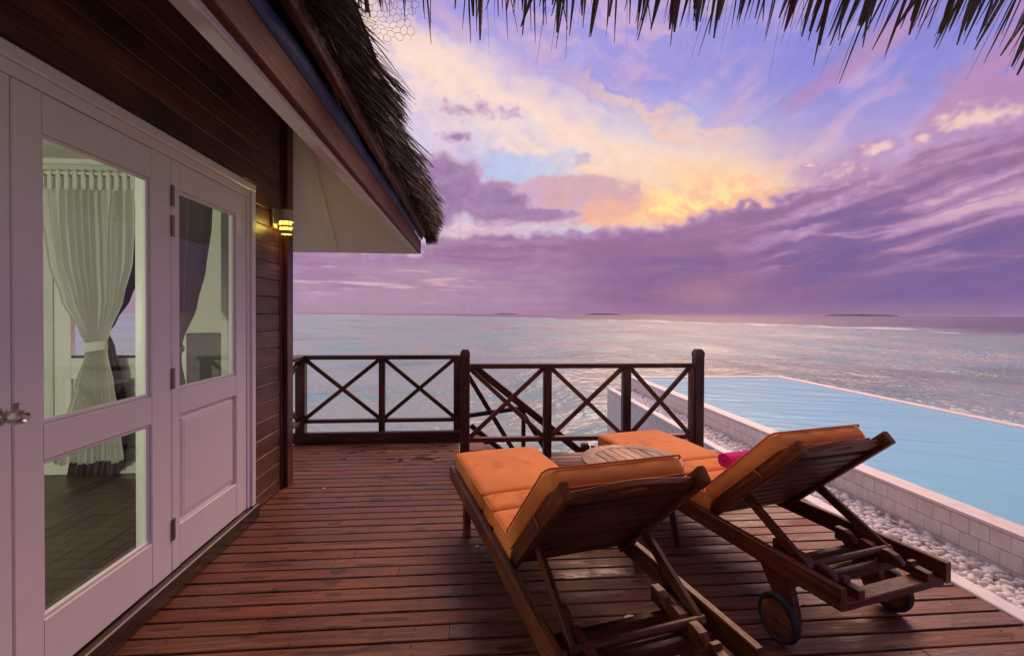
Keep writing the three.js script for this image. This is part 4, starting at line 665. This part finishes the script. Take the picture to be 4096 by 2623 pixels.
  // pebbles
  const forms = [0, 1, 2, 3].map((k) => { const g = mergeVertices(new THREE.IcosahedronGeometry(1, 3).deleteAttribute('uv').deleteAttribute('normal')), p = g.attributes.position, v = V(); for (let i = 0; i < p.count; i++) { v.fromBufferAttribute(p, i); const s = 1 + 0.34 * (noise2(v.x * 1.1 + k * 9 + 20, v.y * 1.1 + v.z * 0.8 + 20, 60 + k) - 0.5) + 0.12 * (noise2(v.x * 2.6 + 30, v.z * 2.6 + v.y + 30, 70 + k) - 0.5); p.setXYZ(i, v.x * s, v.y * s, v.z * s); } g.computeVertexNormals(); const u = new Float32Array(p.count * 2); for (let i = 0; i < p.count; i++) { u[i * 2] = p.getX(i) * 0.05; u[i * 2 + 1] = p.getZ(i) * 0.05 + p.getY(i) * 0.03; } g.setAttribute('uv', new THREE.BufferAttribute(u, 2)); return g; });
  const all = [];
  for (let z = -1.0; z > zT + 0.1; z -= 0.034) for (let x = xo + 0.122; x < xw - 0.02; x += 0.036) for (let l = 0; l < 2; l++) {
    if (l === 1 && R() < 0.35) continue;
    const s = 0.5 + 0.9 * R() * (0.6 + 0.4 * R());
    all.push({ p: V(clamp(x + (R() - 0.5) * 0.034, xo + 0.122, xw - 0.024), -0.078 + l * 0.024 + (R() - 0.5) * 0.012, z + (R() - 0.5) * 0.034), s: V(0.024 * s * (0.9 + 0.5 * R()), 0.0145 * s * (0.9 + 0.5 * R()), 0.02 * s), e: new THREE.Euler((R() - 0.5) * 0.9, R() * 6.28, (R() - 0.5) * 0.9), l });
  }
  const vis = all.filter((b) => b.l === 1 && b.p.z < -1.85).sort((a, b) => b.p.z - a.p.z).slice(0, 300), set = new Set(vis);
  for (const b of vis) { const m = part('pebble', forms[Math.floor(R() * 4)], M.pebble[R() < 0.06 ? 3 : Math.floor(R() * 3)], tr); m.position.copy(b.p).add(V(-2.77, 0, 4)); m.scale.copy(b.s); m.rotation.copy(b.e); }
  for (let k = 0; k < 3; k++) { const list = all.filter((b, i) => !set.has(b) && i % 3 === k), im = new THREE.InstancedMesh(forms[k], M.pebble[k], list.length), q = new THREE.Matrix4(); list.forEach((b, i) => im.setMatrixAt(i, q.compose(b.p.clone().add(V(-2.77, 0, 4)), new THREE.Quaternion().setFromEuler(b.e), b.s))); im.name = 'pebbles'; im.userData.kind = 'stuff'; im.castShadow = im.receiveShadow = true; tr.add(im); }
}

// ---------------------------------------------------------------- loungers
const LW = 0.645, LL = 2.0, s2z = (s) => s - LL / 2;                         // s runs from the foot end to the head end; local z = s - 1
const bs = V(0, 0.335, s2z(1.255)), bAng = 43.3 * rad, bDir = V(0, Math.sin(bAng), Math.cos(bAng)), bNor = V(0, Math.cos(bAng), -Math.sin(bAng));
const onBack = (w, l, n) => bs.clone().addScaledVector(bDir, l).addScaledVector(bNor, n).add(V(w, 0, 0));
function makeLounger(name, label) {
  const t = thing(name, label, 'sun lounger'), hw = LW / 2;
  for (const s of [-1, 1]) {
    part('side_rail', boxAt(s * (hw - 0.017) - 0.0165, s * (hw - 0.017) + 0.0165, 0.272, 0.36, s2z(0), s2z(LL), 0.005), M.lounger, t);
    // tapered foot leg
    const fl = slabShape([[-0.032, 0.3], [-0.026, 0], [0.024, 0], [0.036, 0.3]], 0.042, 0.004).rotateY(-Math.PI / 2); part('leg', planarUV(fl.translate(s * (hw - 0.057), 0, s2z(0.3))), M.lounger, t);
    // curved head leg that carries the wheel
    const pts = []; for (let i = 0; i <= 12; i++) { const q = i / 12; pts.push([lerp(1.545, 1.705, Math.pow(q, 0.75)), lerp(0.3, 0.075, q)]); } for (let i = 12; i >= 0; i--) { const q = i / 12; pts.push([lerp(1.725, 1.79, Math.pow(q, 1.3)) + 0.012 * Math.sin(q * 3.1), lerp(0.3, 0.075, q)]); }
    const hl = slabShape(pts.map(([a, b]) => [s2z(a), b]), 0.036, 0.004).rotateY(-Math.PI / 2); part('leg', planarUV(hl.translate(s * (hw - 0.052), 0, 0)), M.lounger, t);
    // wheel outside the rail
    const wh = sub('wheel', t); wh.position.set(s * (hw + 0.022), 0.1, s2z(1.75));
    const tire = new THREE.LatheGeometry([[0.078, -0.017], [0.092, -0.018], [0.098, -0.012], [0.1, 0], [0.098, 0.012], [0.092, 0.018], [0.078, 0.017], [0.078, -0.017]].map(([x, y]) => new THREE.Vector2(x, y)), 56).rotateZ(Math.PI / 2);
    part('tyre', tire, M.black, wh); part('rim', planarUV(merge([new THREE.CylinderGeometry(0.0785, 0.0785, 0.03, 48).rotateZ(Math.PI / 2), new THREE.CylinderGeometry(0.012, 0.014, 0.042, 20).rotateZ(Math.PI / 2)])), M.rim, wh); part('axle_cap', new THREE.SphereGeometry(0.011, 16, 10).scale(0.6, 1, 1).translate(s * 0.021, 0, 0), M.lounger, wh);
    // notched rack
    const R = [[1.6, 0.295], [1.995, 0.295], [1.995, 0.33], [1.94, 0.333]];
    for (const n of [1.9, 1.8, 1.7]) R.push([n + 0.035, 0.35], [n + 0.018, 0.348], [n + 0.012, 0.322], [n + 0.003, 0.315], [n - 0.006, 0.322], [n - 0.03, 0.343]);
    R.push([1.645, 0.353], [1.6, 0.353]);
    part('notched_rack', planarUV(slabShape(R.map(([a, b]) => [s2z(a), b]), 0.036, 0.003).rotateY(-Math.PI / 2).translate(s * 0.2, 0, 0)), M.lounger, t);
    // prop leg
    part('prop_leg', beam(onBack(s * 0.235, 0.27, -0.03), V(s * 0.245, 0.318, s2z(1.815)), 0.045, 0.022, 0.003), M.loungerB, t);
    // backrest side bar
    part('backrest_bar', beam(onBack(s * (hw - 0.055), -0.02, 0), onBack(s * (hw - 0.055), 0.735, 0), 0.06, 0.032, 0.004, V(0, 1, 0)), M.lounger, t);
  }
  part('prop_dowel', planarUV(new THREE.CylinderGeometry(0.015, 0.015, 0.52, 20).rotateZ(Math.PI / 2).translate(0, 0.334, s2z(1.803))), M.loungerB, t);
  for (const [a, b, y0, y1] of [[1.925, 1.995, 0.262, 0.2945], [1.66, 1.69, 0.25, 0.2945], [1.8, 1.83, 0.25, 0.2945], [0.02, 0.05, 0.28, 0.34]]) part('cross_bar', boxAt(-hw + 0.0345, hw - 0.0345, y0, y1, s2z(a), s2z(b), 0.004), M.loungerB, t);
  part('stretcher', boxAt(-hw + 0.071, hw - 0.071, 0.17, 0.22, s2z(1.675), s2z(1.7), 0.003), M.loungerB, t); part('stretcher', boxAt(-hw + 0.079, hw - 0.079, 0.2, 0.25, s2z(0.29), s2z(0.315), 0.003), M.loungerB, t);
  for (let i = 0; i < 17; i++) part('slat', boxAt(-hw + 0.036, hw - 0.036, 0.325, 0.343, s2z(0.06 + i * 0.071), s2z(0.06 + i * 0.071 + 0.06), 0.003), M.loungerB, t);
  for (let i = 0; i < 9; i++) { const g = bar(LW - 0.144, 0.016, 0.052, 0.003), l = 0.04 + i * 0.0665; part('slat', g.applyMatrix4(mat4(V(1, 0, 0), bNor.clone(), bDir.clone().multiplyScalar(-1).negate().multiplyScalar(1), onBack(0, l, -0.004))), M.loungerDark, t); }
  // curved head board with a hand hole
  const W2 = hw - 0.072, bow = []; for (let i = 0; i <= 24; i++) { const q = i / 24 * 2 - 1; bow.push([q * W2, 0.052 + 0.03 * Math.cos(q * 2.4) + 0.012 * Math.abs(q) ** 3]); }
  const hole = []; for (let i = 0; i < 24; i++) { const a = i / 24 * 6.2832; hole.push([0.06 * Math.cos(a), 0.04 + 0.013 * Math.sin(a) + 0.006 * Math.cos(a) ** 2 * -1]); }
  const hb = slabShape([[-W2, -0.018], [W2, -0.018], ...bow.reverse()], 0.024, 0.004, [hole]);
  part('head_board', planarUV(hb.applyMatrix4(mat4(V(1, 0, 0), bDir.clone(), bNor.clone().negate(), onBack(0, 0.655, 0.0)))), M.lounger, t);
  return t;
}
// a stuffed section: rounded box with a crown, in metres
function pad(w, h, d, r, crown, seed, sag = 0) {
  const n = Math.max(8, Math.round(w / 0.022)), m = Math.max(6, Math.round(d / 0.022)), g = new THREE.BoxGeometry(w, h, d, n, 6, m), p = g.attributes.position, v = V();
  for (let i = 0; i < p.count; i++) {
    v.fromBufferAttribute(p, i); const c = V(clamp(v.x, -w / 2 + r, w / 2 - r), clamp(v.y, -h / 2 + r * 0.75, h / 2 - r * 0.75), clamp(v.z, -d / 2 + r, d / 2 - r)), e = v.clone().sub(c);
    if (e.lengthSq() > 1e-10) { const q = V(e.x / r, e.y / (r * 0.75), e.z / r), k = Math.max(Math.abs(q.x), Math.abs(q.y), Math.abs(q.z)); q.multiplyScalar(1 / q.length() * Math.min(1, k)); v.set(c.x + q.x * r, c.y + q.y * r * 0.75, c.z + q.z * r); }
    const f = (1 - (2 * v.x / w) ** 2) * (1 - (2 * v.z / d) ** 2); v.y += Math.sign(v.y) * (v.y > 0 ? 1 : 0.2) * crown * Math.sqrt(Math.max(0, f));
    v.y += (v.y > 0 ? 1 : 0) * 0.003 * (noise2(v.x * 7 + 40, v.z * 9 + 40, seed) - 0.5) + 0.001 * (noise2(v.x * 26 + 40, v.z * 26 + 40, seed + 1) - 0.5);
    const side = Math.abs(v.y) < h * 0.3 ? 0.004 * Math.sin(v.z * 40 + v.x * 37 + seed) : 0; v.x += Math.sign(v.x) * side * 0.5; v.z += Math.sign(v.z) * side * 0.5;
    p.setXYZ(i, v.x, v.y, v.z);
  }
  const clean = mergeVertices(new THREE.BufferGeometry().setAttribute('position', p.clone()).setIndex(g.index), 1e-4); clean.computeVertexNormals();
  return clean;
}
function pipe(w, d, y, r) { const pts = [], k = 0.028; for (const [x, z, a0] of [[w / 2 - k, d / 2 - k, 0], [-w / 2 + k, d / 2 - k, 90], [-w / 2 + k, -d / 2 + k, 180], [w / 2 - k, -d / 2 + k, 270]]) for (let i = 0; i <= 4; i++) { const a = (a0 + i * 22.5) * rad; pts.push(V(x + k * Math.cos(a), y, z + k * Math.sin(a))); } return new THREE.TubeGeometry(new THREE.CatmullRomCurve3(pts, true, 'catmullrom', 0.1), 120, r, 7, true); }
function makeCushion(name, label) {
  const t = thing(name, label, 'cushion'), w = 0.575;
  const section = (n, h, d, y, s, crown, seed, top = true) => { const g = planarUV(pad(w, h, d, 0.032, crown, seed)).translate(0, y, s); const m = part(n, toCreasedNormals(g, 1.2), M.cushion, t); m.add; for (const q of [0.5, -0.5]) { const o = part('piping', pipe(w - 0.006, d - 0.006, y + q * (h - 0.022), 0.0042).translate(0, 0, s), M.piping, m); } return m; };
  section('foot_section', 0.1, 0.752, 0.4, s2z(0.4), 0.016, 3);
  section('roll_section', 0.1, 0.195, 0.398, s2z(0.876), 0.012, 5); section('seat_section', 0.1, 0.31, 0.395, s2z(1.131), 0.012, 7);
  const m4 = mat4(V(1, 0, 0), bNor.clone(), bDir.clone(), onBack(0, 0.34, 0.076));
  const b = part('back_section', toCreasedNormals(planarUV(pad(w, 0.1, 0.63, 0.052, 0.014, 9)), 1.2).applyMatrix4(m4), M.cushion, t);
  for (const q of [0.5, -0.5]) part('piping', pipe(w - 0.006, 0.624, q * 0.074, 0.0042).applyMatrix4(m4), M.piping, b);
  for (const x of [-1, 1]) part('tie', new THREE.TubeGeometry(new THREE.CatmullRomCurve3([onBack(x * 0.285, 0.44, 0.04), onBack(x * 0.292, 0.46, 0.015), onBack(x * 0.29, 0.47, -0.01), onBack(x * 0.282, 0.45, -0.02)]), 20, 0.0028, 6), M.piping, t);
  return t;
}
const place = (o, ox, oz, th, y = 0) => { const a = th * rad, cx = LW / 2, cz = LL / 2; o.position.set(ox + cx * Math.cos(a) + cz * Math.sin(a), y, oz - cx * Math.sin(a) + cz * Math.cos(a)); o.rotation.y = a; return o; };
{
  const a = place(makeLounger('sun_lounger', 'dark wooden sun lounger nearest the house, its head cut by the photo bottom edge'), -0.171, -3.159, 13.1);
  const b = a.clone(); b.name = numbered('sun_lounger'); b.userData = { ...a.userData, label: 'dark wooden sun lounger nearest the pool, with both wheels in view' }; scene.add(place(b, 0.922, -3.565, 13.5));
  a.userData.group = b.userData.group = 'sun loungers on the deck';
  const c = place(makeCushion('lounger_cushion', 'orange cushion on the sun lounger nearest the house, faintly stained at its foot'), -0.171, -3.159, 13.1);
  const d = c.clone(); d.name = numbered('lounger_cushion'); d.userData = { ...c.userData, label: 'orange cushion on the sun lounger nearest the pool, a magenta towel on it' }; scene.add(place(d, 0.922, -3.565, 13.5));
  c.userData.group = d.userData.group = 'orange lounger cushions';
}
// rolled towel
{
  const t = thing('rolled_towel', 'magenta towel rolled up on the orange cushion nearest the pool', 'towel', [1.63, 0.5, -2.6], 13.5 * rad);
  const out = [], inn = [], n = 120, turns = 3.6; for (let i = 0; i <= n; i++) { const q = i / n, a = q * turns * 6.2832, r = 0.008 + 0.044 * q; const k = 0.9 + 0.1 * Math.cos(2 * a); out.push([Math.cos(a) * (r + 0.0058), Math.sin(a) * (r + 0.0058) * k]); inn.push([Math.cos(a) * (r - 0.0058), Math.sin(a) * (r - 0.0058) * k]); }
  const g = slabShape([...out, ...inn.reverse()], 0.36, 0.0028); g.rotateY(Math.PI / 2).translate(0, 0.046, 0);
  part('roll', planarUV(g), M.towel, t);
}
// side table
{
  const t = thing('side_table', 'round slatted wooden side table standing between the two sun loungers', 'table', [0.965, 0, -2.74], 13 * rad);
  const r = 0.305, yT = 0.515, th = 0.022;
  part('tabletop_ring', planarUV(new THREE.LatheGeometry([[0.225, yT - th], [r - 0.004, yT - th], [r, yT - th + 0.005], [r, yT - 0.006], [r - 0.006, yT], [0.225, yT], [0.225, yT - th]].map(([x, y]) => new THREE.Vector2(x, y)), 72)), M.tableTop, t);
  const n = 7, w = 0.45 / n; for (let i = 0; i < n; i++) { const x0 = -0.225 + i * w, x1 = x0 + w - 0.007, h = (x) => Math.sqrt(Math.max(0, 0.2245 ** 2 - x * x)); const pts = []; for (let k = 0; k <= 6; k++) pts.push([lerp(x0, x1, k / 6), -h(lerp(x0, x1, k / 6))]); for (let k = 6; k >= 0; k--) pts.push([lerp(x0, x1, k / 6), h(lerp(x0, x1, k / 6))]); part('slat', planarUV(slabShape(pts.filter(([x, y]) => true), th - 0.002, 0.0015).rotateX(-Math.PI / 2).translate(0, yT - th / 2 - 0.001, 0)), M.tableTop, t); }
  for (let i = 0; i < 4; i++) { const a = (i * 90 + 25) * rad; const p = V(Math.cos(a) * 0.19, yT - th, Math.sin(a) * 0.19), q = V(Math.cos(a) * 0.275, 0, Math.sin(a) * 0.275); part('leg', beam(q, p, 0.034, 0.046, 0.004, V(Math.cos(a), 0, Math.sin(a))), M.tableLeg, t); }
  part('apron', merge([boxAt(-0.2, 0.2, yT - th - 0.04, yT - th - 0.001, -0.012, 0.012), boxAt(-0.0125, 0.0125, yT - th - 0.041, yT - th - 0.002, -0.2, -0.0125), boxAt(-0.0125, 0.0125, yT - th - 0.041, yT - th - 0.002, 0.0125, 0.2)]), M.tableLeg, t);
}
scene.fog = new THREE.FogExp2(new THREE.Color().setRGB(0.62, 0.45, 0.6), 0.000045);           // thin evening haze that dims the far islands
renderer.render(scene, camera);
